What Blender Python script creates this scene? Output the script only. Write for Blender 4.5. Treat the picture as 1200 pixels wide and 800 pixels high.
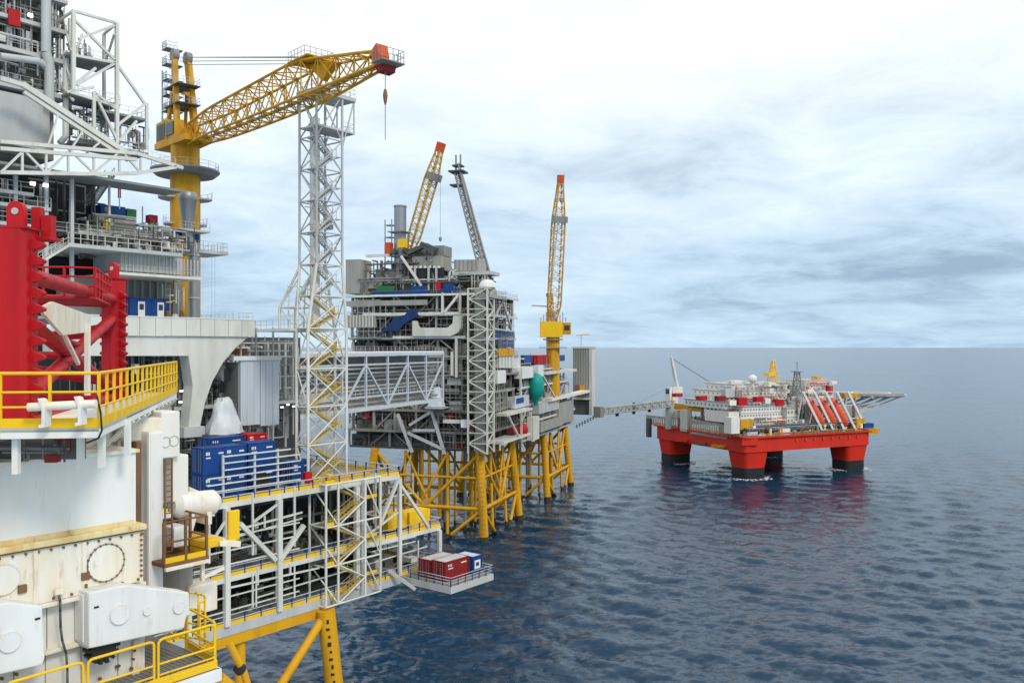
import bpy, bmesh, math, random
import numpy as np
from mathutils import Vector, Matrix
R = math.radians
scene = bpy.context.scene
for _o in list(bpy.data.objects):
    bpy.data.objects.remove(_o)

# ------------------------------------------------------------------ camera
CAMZ = 60.0
cd = bpy.data.cameras.new('camera'); cam = bpy.data.objects.new('camera', cd)
scene.collection.objects.link(cam)
cam.location = (0, 0, CAMZ); cam.rotation_euler = (R(90), 0, 0)
cd.sensor_width = 36; cd.lens = 30.0; cd.shift_y = 0.0058
cd.clip_start = 0.3; cd.clip_end = 200000
scene.camera = cam

# ------------------------------------------------------------------ world: overcast deck over a Nishita sky
SUN_EL, SUN_AZ = 42, 140           # azimuth clockwise from +Y (view direction)
w = bpy.data.worlds.new('World'); scene.world = w; w.use_nodes = True
nt = w.node_tree; nt.nodes.clear()
def wn(t, **k):
    n = nt.nodes.new(t)
    for a, b in k.items(): setattr(n, a, b)
    return n
def wl(a, b): nt.links.new(a, b)
def wmath(op, a, b=None, c=None):
    n = wn('ShaderNodeMath', operation=op)
    for i, v in enumerate((a, b, c)):
        if v is None: continue
        if isinstance(v, (int, float)): n.inputs[i].default_value = v
        else: wl(v, n.inputs[i])
    return n.outputs[0]
out = wn('ShaderNodeOutputWorld'); bg = wn('ShaderNodeBackground'); bg.inputs[1].default_value = 0.1
wl(bg.outputs[0], out.inputs[0])
sky = wn('ShaderNodeTexSky', sky_type='NISHITA', sun_disc=False)
sky.sun_elevation = R(SUN_EL); sky.sun_rotation = R(SUN_AZ); sky.altitude = 60
tc = wn('ShaderNodeTexCoord'); sp = wn('ShaderNodeSeparateXYZ'); wl(tc.outputs['Generated'], sp.inputs[0])
zc = wmath('MAXIMUM', sp.outputs[2], 0.0)
den = wmath('ADD', zc, 0.16)
cx = wmath('DIVIDE', sp.outputs[0], den); cy = wmath('DIVIDE', sp.outputs[1], den)
cv = wn('ShaderNodeCombineXYZ'); wl(cx, cv.inputs[0]); wl(cy, cv.inputs[1])
cv.inputs[2].default_value = 3.7
def wnoise(scale, detail, rough, off, dist=0.0):
    m = wn('ShaderNodeMapping'); m.inputs['Location'].default_value = off
    wl(cv.outputs[0], m.inputs[0])
    n = wn('ShaderNodeTexNoise'); n.inputs['Scale'].default_value = scale
    n.inputs['Detail'].default_value = detail; n.inputs['Roughness'].default_value = rough
    n.inputs['Distortion'].default_value = dist
    wl(m.outputs[0], n.inputs['Vector']); return n.outputs[0]
n1 = wnoise(0.62, 8, 0.58, (2.2, 0.9, 0), 0.3)
n2 = wnoise(2.3, 8, 0.62, (5.1, 1.3, 0), 0.5)
nn = wmath('ADD', wmath('MULTIPLY', n1, 0.66), wmath('MULTIPLY', n2, 0.34))
ramp = wn('ShaderNodeValToRGB'); wl(nn, ramp.inputs[0])
e = ramp.color_ramp.elements
e[0].position = 0.36; e[0].color = (4.7, 5.6, 6.5, 1)
e[1].position = 0.60; e[1].color = (10.6, 10.9, 11.0, 1)
k = e.new(0.47); k.color = (7.9, 8.7, 9.4, 1)
# elevation: hazy blue-grey low down, thin bright deck higher up
er = wn('ShaderNodeValToRGB'); wl(zc, er.inputs[0])
f = er.color_ramp.elements
f[0].position = 0.0; f[0].color = (0.55, 0.69, 0.82, 1)
f[1].position = 0.34; f[1].color = (1.06, 1.05, 1.03, 1)
k = f.new(0.05); k.color = (0.58, 0.71, 0.83, 1)
k = f.new(0.15); k.color = (0.70, 0.80, 0.89, 1)
k = f.new(0.25); k.color = (0.90, 0.95, 0.98, 1)
mul = wn('ShaderNodeMix', data_type='RGBA', blend_type='MULTIPLY'); mul.inputs['Factor'].default_value = 1
lift = wn('ShaderNodeMapRange', interpolation_type='SMOOTHSTEP'); wl(zc, lift.inputs['Value'])
lift.inputs['From Min'].default_value = 0.16; lift.inputs['From Max'].default_value = 0.33; lift.inputs['To Max'].default_value = 0.62
lm = wn('ShaderNodeMix', data_type='RGBA'); wl(lift.outputs[0], lm.inputs['Factor']); wl(ramp.outputs[0], lm.inputs['A']); lm.inputs['B'].default_value = (9.9, 10.2, 10.3, 1)
wl(lm.outputs['Result'], mul.inputs['A']); wl(er.outputs[0], mul.inputs['B'])
mx = wn('ShaderNodeMix', data_type='RGBA'); mx.inputs['Factor'].default_value = 0.93
wl(sky.outputs[0], mx.inputs['A']); wl(mul.outputs['Result'], mx.inputs['B'])
wl(mx.outputs['Result'], bg.inputs[0])

# ------------------------------------------------------------------ weak, wide sun through the cloud
sl = bpy.data.lights.new('sun', 'SUN'); so = bpy.data.objects.new('sun', sl); scene.collection.objects.link(so)
sl.energy = 1.5; sl.angle = R(14); sl.color = (1.0, 0.96, 0.9)
sd = Vector((math.sin(R(SUN_AZ)) * math.cos(R(SUN_EL)), math.cos(R(SUN_AZ)) * math.cos(R(SUN_EL)), math.sin(R(SUN_EL))))
so.rotation_euler = sd.to_track_quat('Z', 'Y').to_euler(); so.location = (60, -60, 120)
vs = scene.view_settings
vs.view_transform = 'Standard'; vs.look = 'None'; vs.exposure = 0.22; vs.gamma = 1.0; vs.use_curve_mapping = False

# ------------------------------------------------------------------ materials
MAT = {}
def paint(name, col, rough=0.45, dirt=0.35, dcol=None, rust=0.0, scale=0.6, metal=0.0, streak=5.0, bump=0.0, rcol=(0.20, 0.085, 0.03), rmin=0.60, spec=0.28):
    m = bpy.data.materials.new(name); m.use_nodes = True; t = m.node_tree; L = t.links
    b = t.nodes['Principled BSDF']; b.inputs['Roughness'].default_value = rough; b.inputs['Metallic'].default_value = metal; b.inputs['Specular IOR Level'].default_value = spec
    g = t.nodes.new('ShaderNodeNewGeometry')
    mp = t.nodes.new('ShaderNodeMapping'); mp.inputs['Scale'].default_value = (1, 1, 1 / streak)
    L.new(g.outputs['Position'], mp.inputs[0])
    n = t.nodes.new('ShaderNodeTexNoise'); n.inputs['Scale'].default_value = scale; n.inputs['Detail'].default_value = 6; n.inputs['Roughness'].default_value = 0.62
    L.new(mp.outputs[0], n.inputs['Vector'])
    r1 = t.nodes.new('ShaderNodeMapRange'); r1.inputs['From Min'].default_value = 0.42; r1.inputs['From Max'].default_value = 0.75
    r1.inputs['To Max'].default_value = dirt
    L.new(n.outputs[0], r1.inputs['Value'])
    mixn = t.nodes.new('ShaderNodeMix'); mixn.data_type = 'RGBA'
    mixn.inputs['A'].default_value = (*col, 1)
    d = dcol or tuple(c * 0.45 for c in col)
    mixn.inputs['B'].default_value = (*d, 1)
    L.new(r1.outputs[0], mixn.inputs['Factor'])
    res = mixn.outputs['Result']
    if rust > 0:
        mp2 = t.nodes.new('ShaderNodeMapping'); mp2.inputs['Scale'].default_value = (1, 1, 0.22); mp2.inputs['Location'].default_value = (7, 3, 1)
        L.new(g.outputs['Position'], mp2.inputs[0])
        n2 = t.nodes.new('ShaderNodeTexNoise'); n2.inputs['Scale'].default_value = scale * 3.2; n2.inputs['Detail'].default_value = 8; n2.inputs['Roughness'].default_value = 0.7
        L.new(mp2.outputs[0], n2.inputs['Vector'])
        r2 = t.nodes.new('ShaderNodeMapRange'); r2.inputs['From Min'].default_value = rmin; r2.inputs['From Max'].default_value = rmin + 0.14; r2.inputs['To Max'].default_value = rust
        L.new(n2.outputs[0], r2.inputs['Value'])
        m2 = t.nodes.new('ShaderNodeMix'); m2.data_type = 'RGBA'; m2.inputs['B'].default_value = (*rcol, 1)
        L.new(res, m2.inputs['A']); L.new(r2.outputs[0], m2.inputs['Factor']); res = m2.outputs['Result']
    L.new(res, b.inputs['Base Color'])
    rr = t.nodes.new('ShaderNodeMapRange'); rr.inputs['To Min'].default_value = max(0.05, rough - 0.12); rr.inputs['To Max'].default_value = min(1, rough + 0.2)
    L.new(n.outputs[0], rr.inputs['Value']); L.new(rr.outputs[0], b.inputs['Roughness'])
    if bump:
        bp = t.nodes.new('ShaderNodeBump'); bp.inputs['Strength'].default_value = bump; bp.inputs['Distance'].default_value = 0.05
        L.new(n.outputs[0], bp.inputs['Height']); L.new(bp.outputs[0], b.inputs['Normal'])
    MAT[name] = m
    return m
paint('white', (0.71, 0.71, 0.68), dirt=0.5, dcol=(0.46, 0.43, 0.36), rust=0.3, scale=0.9, streak=6, rmin=0.58, rcol=(0.36, 0.22, 0.10))
paint('truss_white', (0.62, 0.61, 0.55), dirt=0.6, dcol=(0.36, 0.33, 0.26), rust=0.2, scale=0.3)
paint('cream', (0.76, 0.72, 0.62), rough=0.55, dirt=0.85, dcol=(0.66, 0.50, 0.26), rust=0.6, scale=1.3, streak=5, rcol=(0.36, 0.17, 0.06), rmin=0.57)
paint('ivory', (0.75, 0.73, 0.68), rough=0.6, dirt=0.6, dcol=(0.62, 0.55, 0.42), rust=0.35, scale=0.8, streak=6, rcol=(0.46, 0.27, 0.12), rmin=0.59)
paint('lgrey', (0.46, 0.465, 0.45), dirt=0.5, dcol=(0.25, 0.24, 0.21), rust=0.15, scale=0.4)
paint('bluegrey', (0.50, 0.54, 0.58), dirt=0.35, dcol=(0.32, 0.34, 0.36), rust=0.1, scale=0.5)
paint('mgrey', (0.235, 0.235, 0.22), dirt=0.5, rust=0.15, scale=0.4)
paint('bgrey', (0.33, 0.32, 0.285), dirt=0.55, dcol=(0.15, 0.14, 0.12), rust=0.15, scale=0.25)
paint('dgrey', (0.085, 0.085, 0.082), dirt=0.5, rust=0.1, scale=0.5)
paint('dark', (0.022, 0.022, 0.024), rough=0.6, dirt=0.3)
paint('steel', (0.30, 0.31, 0.32), rough=0.38, dirt=0.4, metal=0.6)
paint('yellow', (0.80, 0.49, 0.008), rough=0.4, dirt=0.35, dcol=(0.50, 0.26, 0.01), rust=0.4, scale=1.2)
paint('crane_yellow', (0.60, 0.31, 0.010), rough=0.5, dirt=0.8, dcol=(0.28, 0.13, 0.01), rust=0.5, scale=0.6, rmin=0.57)
paint('stair_tan', (0.50, 0.36, 0.10), rough=0.6, dirt=0.5)
paint('growth', (0.045, 0.040, 0.026), rough=0.7, dirt=0.6, scale=1.0, bump=0.5)
paint('jacket_yellow', (0.64, 0.325, 0.006), rough=0.55, dirt=0.8, dcol=(0.34, 0.155, 0.008), rust=0.35, scale=0.3)
paint('red', (0.47, 0.005, 0.010), rough=0.5, dirt=0.8, dcol=(0.24, 0.006, 0.010), rust=0.35, scale=0.9, rcol=(0.20, 0.03, 0.02), rmin=0.57, streak=8, bump=0.2)
paint('vessel_red', (0.62, 0.026, 0.010), rough=0.45, dirt=0.5, dcol=(0.36, 0.018, 0.010), rust=0.2, scale=0.12)
paint('boat_orange', (0.70, 0.085, 0.035), rough=0.4, dirt=0.3, scale=0.3)
paint('blue', (0.006, 0.052, 0.21), rough=0.45, dirt=0.5, dcol=(0.006, 0.03, 0.12), rust=0.1, scale=0.6)
paint('maroon', (0.24, 0.012, 0.014), rough=0.5, dirt=0.4, rust=0.1, scale=0.6)
paint('teal', (0.004, 0.28, 0.24), rough=0.45, dirt=0.3, scale=0.5)
paint('green', (0.02, 0.14, 0.05), rough=0.5, dirt=0.4)
paint('rusty', (0.22, 0.11, 0.05), rough=0.8, dirt=0.7, dcol=(0.08, 0.045, 0.03), scale=1.5, bump=0.3)
paint('antifoul', (0.016, 0.017, 0.019), rough=0.5, dirt=0.5, dcol=(0.03, 0.026, 0.022), scale=0.3)
paint('dblue', (0.012, 0.04, 0.13), rough=0.6, dirt=0.6, scale=0.5, bump=0.5)
paint('tarp', (0.55, 0.57, 0.58), rough=0.35, dirt=0.6, dcol=(0.45, 0.46, 0.47), scale=1.2, bump=0.6)
paint('concrete', (0.33, 0.29, 0.24), rough=0.8, dirt=0.7, dcol=(0.13, 0.10, 0.08), scale=1.6, streak=8, bump=0.3)
paint('grating', (0.17, 0.17, 0.165), rough=0.6, dirt=0.6, scale=2.0, streak=1)
paint('b1', (0.115, 0.108, 0.092), dirt=0.5, rust=0.2, scale=0.3)
paint('b2', (0.225, 0.212, 0.182), dirt=0.55, rust=0.2, scale=0.25)
paint('rubber', (0.02, 0.02, 0.02), rough=0.5, dirt=0.2)
paint('window', (0.02, 0.03, 0.04), rough=0.12, dirt=0.1, spec=0.5)
paint('stain', (0.70, 0.57, 0.30), rough=0.6, dirt=0.8, dcol=(0.55, 0.34, 0.10), rust=0.7, scale=1.6, streak=2, rcol=(0.28, 0.12, 0.04), rmin=0.56)
paint('orange_tip', (0.60, 0.075, 0.012), rough=0.5, dirt=0.4, scale=0.6)
def emit(name, col, s):
    m = bpy.data.materials.new(name); m.use_nodes = True; b = m.node_tree.nodes['Principled BSDF']
    b.inputs['Base Color'].default_value = (*col, 1); b.inputs['Emission Color'].default_value = (*col, 1); b.inputs['Emission Strength'].default_value = s
    MAT[name] = m
emit('lamp', (1, 0.95, 0.97), 2.0)

# ------------------------------------------------------------------ mesh helpers
COL = scene.collection
V = Vector
class MB:
    """collects shapes, builds them as one mesh object"""
    def __init__(s): s.v = []; s.f = []; s.sm = []
    def _add(s, vs, fs, sm=False):
        n = len(s.v); s.v += [tuple(q) for q in vs]
        for f_ in fs: s.f.append([i + n for i in f_]); s.sm.append(sm)
    def mbox(s, M):
        c = [M @ V((x, y, z)) for z in (-.5, .5) for y in (-.5, .5) for x in (-.5, .5)]
        s._add(c, [(0, 2, 3, 1), (4, 5, 7, 6), (0, 1, 5, 4), (2, 6, 7, 3), (0, 4, 6, 2), (1, 3, 7, 5)])
    def box(s, x0, y0, z0, x1, y1, z1):
        s.mbox(Matrix.Translation(((x0 + x1) / 2, (y0 + y1) / 2, (z0 + z1) / 2)) @ Matrix.Diagonal((abs(x1 - x0), abs(y1 - y0), abs(z1 - z0), 1)))
    def bar(s, p, q, w, h=None):
        s.mbox(barM(p, q, w, h))
    def tube(s, p, q, r, n=8, r2=None, cap=True):
        p = V(p); q = V(q); r2 = r if r2 is None else r2
        X, Y, Z = axes(q - p)
        ring = [(math.cos(2 * math.pi * i / n), math.sin(2 * math.pi * i / n)) for i in range(n)]
        vs_ = [p + (X * a + Y * b) * r for a, b in ring] + [q + (X * a + Y * b) * r2 for a, b in ring]
        b0 = len(s.v)
        s._add(vs_, [(i, (i + 1) % n, n + (i + 1) % n, n + i) for i in range(n)], True)
        if cap:
            s.f.append([b0 + i for i in range(n - 1, -1, -1)]); s.sm.append(False)
            s.f.append([b0 + n + i for i in range(n)]); s.sm.append(False)
    def path(s, pts, r, n=8):
        for a, b in zip(pts[:-1], pts[1:]): s.tube(a, b, r, n)
    def poly(s, pts, d):
        n = len(pts); d = V(d); P = [V(p) for p in pts]
        s._add(P + [p + d for p in P], [tuple(range(n)), tuple(range(2 * n - 1, n - 1, -1))] + [(i, n + i, n + (i + 1) % n, (i + 1) % n) for i in range(n)])
    def lathe(s, prof, c=(0, 0, 0), n=16, sm=True):
        c = V(c); b0 = len(s.v)
        for (r, z) in prof:
            for i in range(n):
                a = 2 * math.pi * i / n; s.v.append(tuple(c + V((r * math.cos(a), r * math.sin(a), z))))
        for j in range(len(prof) - 1):
            for i in range(n):
                s.f.append([b0 + j * n + i, b0 + j * n + (i + 1) % n, b0 + (j + 1) * n + (i + 1) % n, b0 + (j + 1) * n + i]); s.sm.append(sm)
    def mesh(s, name, mat):
        me = bpy.data.meshes.new(name); me.from_pydata(s.v, [], s.f)
        me.polygons.foreach_set('use_smooth', s.sm)
        bm = bmesh.new(); bm.from_mesh(me); bmesh.ops.recalc_face_normals(bm, faces=bm.faces)
        for ed in bm.edges:
            if len(ed.link_faces) == 2 and ed.calc_face_angle(0) > 0.7: ed.smooth = False
        bm.to_mesh(me); bm.free()
        me.materials.append(MAT[mat]); return me
    def build(s, name, mat, parent=None, stuff=False):
        if not s.v: return None
        o = new(name, s.mesh(name, mat), parent)
        if stuff: o['kind'] = 'stuff'
        return o
def axes(d):
    Z = d.normalized()
    X = Z.cross(V((0, 0, 1)))
    if X.length < 1e-3: X = V((1, 0, 0))
    X.normalize(); Y = X.cross(Z) * -1
    return X, Z.cross(X), Z
def barM(p, q, w, h=None):
    p = V(p); q = V(q); h = w if h is None else h
    X, Y, Z = axes(q - p); L = (q - p).length; c = (p + q) / 2
    return Matrix(((X.x * w, Y.x * h, Z.x * L, c.x), (X.y * w, Y.y * h, Z.y * L, c.y), (X.z * w, Y.z * h, Z.z * L, c.z), (0, 0, 0, 1)))
def new(name, me, parent=None, M=None):
    o = bpy.data.objects.new(name, me); COL.objects.link(o); o.parent = parent
    if M is not None: o.matrix_basis = M
    return o
_U = {}
def unit(kind, mat):
    if (kind, mat) not in _U:
        b = MB()
        if kind == 'box': b.mbox(Matrix.Identity(4))
        elif kind[:3] == 'cyl': b.tube((0, 0, -.5), (0, 0, .5), 1.0, int(kind[3:]))
        elif kind == 'ball':
            pr = [(max(.001, math.sin(math.pi * i / 10)), -math.cos(math.pi * i / 10)) for i in range(11)]; b.lathe(pr, n=18)
        _U[kind, mat] = b.mesh(kind + '_' + mat, mat)
    return _U[kind, mat]
def box(par, name, x0, y0, z0, x1, y1, z1, mat):
    return new(name, unit('box', mat), par, Matrix.Translation(((x0 + x1) / 2, (y0 + y1) / 2, (z0 + z1) / 2)) @ Matrix.Diagonal((max(abs(x1 - x0), 1e-3), max(abs(y1 - y0), 1e-3), max(abs(z1 - z0), 1e-3), 1)))
def bar(par, name, p, q, w, mat, h=None):
    return new(name, unit('box', mat), par, barM(p, q, w, h))
def tube(par, name, p, q, r, mat, n=8):
    return new(name, unit('cyl%d' % n, mat), par, barM(p, q, r, r))
def ball(par, name, c, r, mat):
    return new(name, unit('ball', mat), par, Matrix.Translation(c) @ Matrix.Diagonal((r, r, r, 1)))
def bev(par, name, pts, d, mat, w=0.03, seg=2):
    """extruded polygon with rounded edges"""
    b = MB(); b.poly(pts, d); me = b.mesh(name, mat)
    bm = bmesh.new(); bm.from_mesh(me)
    bmesh.ops.bevel(bm, geom=list(bm.edges), offset=w, segments=seg, affect='EDGES', profile=0.6)
    bm.to_mesh(me); bm.free()
    return new(name, me, par)
def poly(par, name, pts, d, mat):
    b = MB(); b.poly(pts, d); return b.build(name, mat, par)
def thing(name, label, cat, loc=(0, 0, 0), rz=0.0, group=None):
    o = bpy.data.objects.new(name, None); COL.objects.link(o)
    o.location = loc; o.rotation_euler = (0, 0, rz); o.empty_display_size = 0.5
    o['label'] = label; o['category'] = cat
    if group: o['group'] = group
    return o
def tag(o, label, cat, group=None):
    o['label'] = label; o['category'] = cat
    if group: o['group'] = group
    return o
def struct(o):
    o['kind'] = 'structure'; return o

class Frame:
    """local axes of one platform; turns a photo pixel into a point on one of its planes"""
    def __init__(s, ox, oy, deg):
        s.o = V((ox, oy, 0)); s.a = R(deg); s.u = V((math.cos(s.a), math.sin(s.a), 0)); s.v = V((-math.sin(s.a), math.cos(s.a), 0))
    def loc(s, p):
        d = V(p) - s.o; return V((d.dot(s.u), d.dot(s.v), d.z))
    def wor(s, p): return s.o + s.u * p[0] + s.v * p[1] + V((0, 0, p[2]))
    def _ray(s, px, py):
        d = V(((px - 600) / 1000, 1, -(py - 407) / 1000)); c = V((0, 0, CAMZ))
        return s.loc(c), V((d.dot(s.u), d.dot(s.v), d.z))
    def ony(s, px, py, y):
        c, d = s._ray(px, py); return c + d * ((y - c.y) / d.y)
    def onx(s, px, py, x):
        c, d = s._ray(px, py); return c + d * ((x - c.x) / d.x)
    def onz(s, px, py, z):
        c, d = s._ray(px, py); return c + d * ((z - c.z) / d.z)
    def recty(s, par, name, px0, py0, px1, py1, y, d, mat):
        m = (px0 + px1) / 2; a = s.ony(px0, py0, y); b = s.ony(px1, py1, y)
        return box(par, name, a.x, y, s.ony(m, py0, y).z, b.x, y + d, s.ony(m, py1, y).z, mat)
    def rectx(s, par, name, px0, py0, px1, py1, x, d, mat):
        m = (px0 + px1) / 2; a = s.onx(px0, py0, x); b = s.onx(px1, py1, x)
        return box(par, name, x, a.y, s.onx(m, py0, x).z, x + d, b.y, s.onx(m, py1, x).z, mat)
    def th(s, name, label, cat, group=None, loc=None):
        return thing(name, label, cat, tuple(s.o), s.a, group)

def rail(par, pts, h, mat, sp=1.5, r=0.03, toe=None, pmat=None, sep=False, rails=(0.5, 1.0), sq=False, toeh=0.15):
    """guard rail along a polyline at deck level; rails are fractions of h. Returns the railing part"""
    pts = [V(p) for p in pts]; m = MB(); posts = []; up = V((0, 0, h))
    for a, b in zip(pts[:-1], pts[1:]):
        for fr in rails:
            (m.bar(a + up * fr, b + up * fr, r * 1.8) if sq else m.tube(a + up * fr, b + up * fr, r, 6))
        n = max(1, round((b - a).length / sp))
        posts += [a.lerp(b, i / n) for i in range(n)]
    posts.append(pts[-1])
    pm = pmat or mat
    if not sep and pm == mat:
        for p in posts: m.bar(p, p + up, r * 1.8)
    ro = m.build('railing', mat, par)
    if not sep and pm != mat:
        for p in posts: new('post', unit('box', pm), ro, barM(p, p + up, r * 2.2))
    if sep:
        for p in posts: new('post', unit('box', pm), ro, barM(p, p + up, r * 2.2))
    if toe:
        t_ = MB()
        for a, b in zip(pts[:-1], pts[1:]):
            t_.bar(a + V((0, 0, toeh / 2)), b + V((0, 0, toeh / 2)), r * 1.2, toeh)
        t_.build('toe_board', toe, ro)
    return ro
def stair(par, p, q, width, mat, tmat=None, railmat=None, name='stair_flight'):
    """flight from p up to q; width is a sideways vector"""
    p = V(p); q = V(q); wv = V(width); m = MB()
    for s_ in (0, 1):
        m.bar(p + wv * s_, q + wv * s_, 0.07, 0.28)
        m.bar(p + wv * s_ + V((0, 0, 1)), q + wv * s_ + V((0, 0, 1)), 0.06)
        m.bar(p + wv * s_ + V((0, 0, .55)), q + wv * s_ + V((0, 0, .55)), 0.04)
        for i in range(4):
            c = p.lerp(q, i / 3) + wv * s_; m.bar(c, c + V((0, 0, 1)), 0.05)
    o = m.build(name, mat, par)
    t_ = MB(); n = max(3, int(abs(q.z - p.z) / 0.22))
    fw = (q - p); fw.z = 0; fw.normalize(); fw *= 0.13
    for i in range(n):
        c = p.lerp(q, (i + .5) / n)
        t_.poly([c - fw, c - fw + wv, c + fw + wv, c + fw], (0, 0, .04))
    t_.build('treads', tmat or mat, o)
    return o
def lattice(par, A, Bc, n, rc, rb, mat, zig=True, cross=False, faces=(0, 1, 2, 3), round_=True, bmat=None, join=False, ends=True):
    """four-chord lattice from corner list A to corner list Bc"""
    A = [V(a) for a in A]; Bc = [V(b) for b in Bc]; k_ = len(A); J = MB(); bm_ = bmat or mat
    def put(nm, p, q, r):
        if join: J.tube(p, q, r, 5)
        elif round_: tube(par, nm, p, q, r, bm_ if nm == 'brace' else mat, 8)
        else: bar(par, nm, p, q, r * 2, bm_ if nm == 'brace' else mat)
    for a, b in zip(A, Bc): put('chord', a, b, rc)
    for i in range(n + 1):
        if not ends and i in (0, n): continue
        for f_ in faces:
            g = (f_ + 1) % k_; t_ = i / n
            put('brace', A[f_].lerp(Bc[f_], t_), A[g].lerp(Bc[g], t_), rb)
    for i in range(n):
        for f_ in faces:
            g = (f_ + 1) % k_; a, b = (f_, g) if (i + f_) % 2 == 0 or not zig else (g, f_)
            put('brace', A[a].lerp(Bc[a], i / n), A[b].lerp(Bc[b], (i + 1) / n), rb)
            if cross: put('brace', A[b].lerp(Bc[b], i / n), A[a].lerp(Bc[a], (i + 1) / n), rb)
    return J
def clutter(par, x0, x1, y0, y1, z0, z1, n, seed, mats=('lgrey', 'bgrey', 'mgrey', 'white'), big=1.0, name='pipework', pipes=0.7, maxlen=99.0):
    """process pipes, trays, valves and small skids too mixed to count"""
    rg = random.Random(seed); D = {}
    for i in range(n):
        m = rg.choice(mats); b = D.setdefault(m, MB()); k_ = rg.random()
        x = rg.uniform(x0, x1); y = rg.uniform(y0, y1); z = rg.uniform(z0, z1)
        if k_ < pipes * .45:
            L = min(maxlen, rg.uniform(.2, .8) * (x1 - x0)) ; xa = max(x0, x - L / 2); xb = min(x1, x + L / 2); r_ = rg.uniform(.06, .26) * big
            b.tube((xa, y, z), (xb, y, z), r_, 6)
            if rg.random() < .6:
                zz = rg.uniform(z0, z1); b.tube((xb, y, z), (xb, y, zz), r_, 6)
        elif k_ < pipes * .6:
            L = rg.uniform(.2, .9) * (y1 - y0); ya = max(y0, y - L / 2); yb = min(y1, y + L / 2); b.tube((x, ya, z), (x, yb, z), rg.uniform(.06, .24) * big, 6)
        elif k_ < pipes:
            h = rg.uniform(.3, 1.0) * (z1 - z0); zb = rg.uniform(z0, z1 - h * .99); b.tube((x, y, zb), (x, y, zb + h), rg.uniform(.06, .24) * big, 6)
        elif k_ < pipes + (1 - pipes) * .55:
            sx, sy, sz = (rg.uniform(.4, 1.7) * big for _ in range(3)); sz = min(sz, (z1 - z0) * .8); zb = rg.choice((z0, rg.uniform(z0, max(z0, z1 - sz))))
            b.box(x - sx / 2, y - sy / 2, zb, x + sx / 2, y + sy / 2, zb + sz)
        elif k_ < pipes + (1 - pipes) * .8:
            r_ = rg.uniform(.3, .8) * big; h = min(rg.uniform(.8, 2.6) * big, (z1 - z0) * .9); b.tube((x, y, z0), (x, y, z0 + h), r_, 10); b.tube((x, y, z0 + h), (x, y, z0 + h + .3 * r_), r_, 10, r_ * .5)
        else:
            p = V((x, y, z)); q = p + V((rg.uniform(-2, 2), rg.uniform(-1, 1), rg.uniform(-2, 2))) * big; b.bar(p, q, rg.uniform(.08, .2) * big)
    for m, b in D.items():
        b.build(name, m, par, stuff=True)

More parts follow.
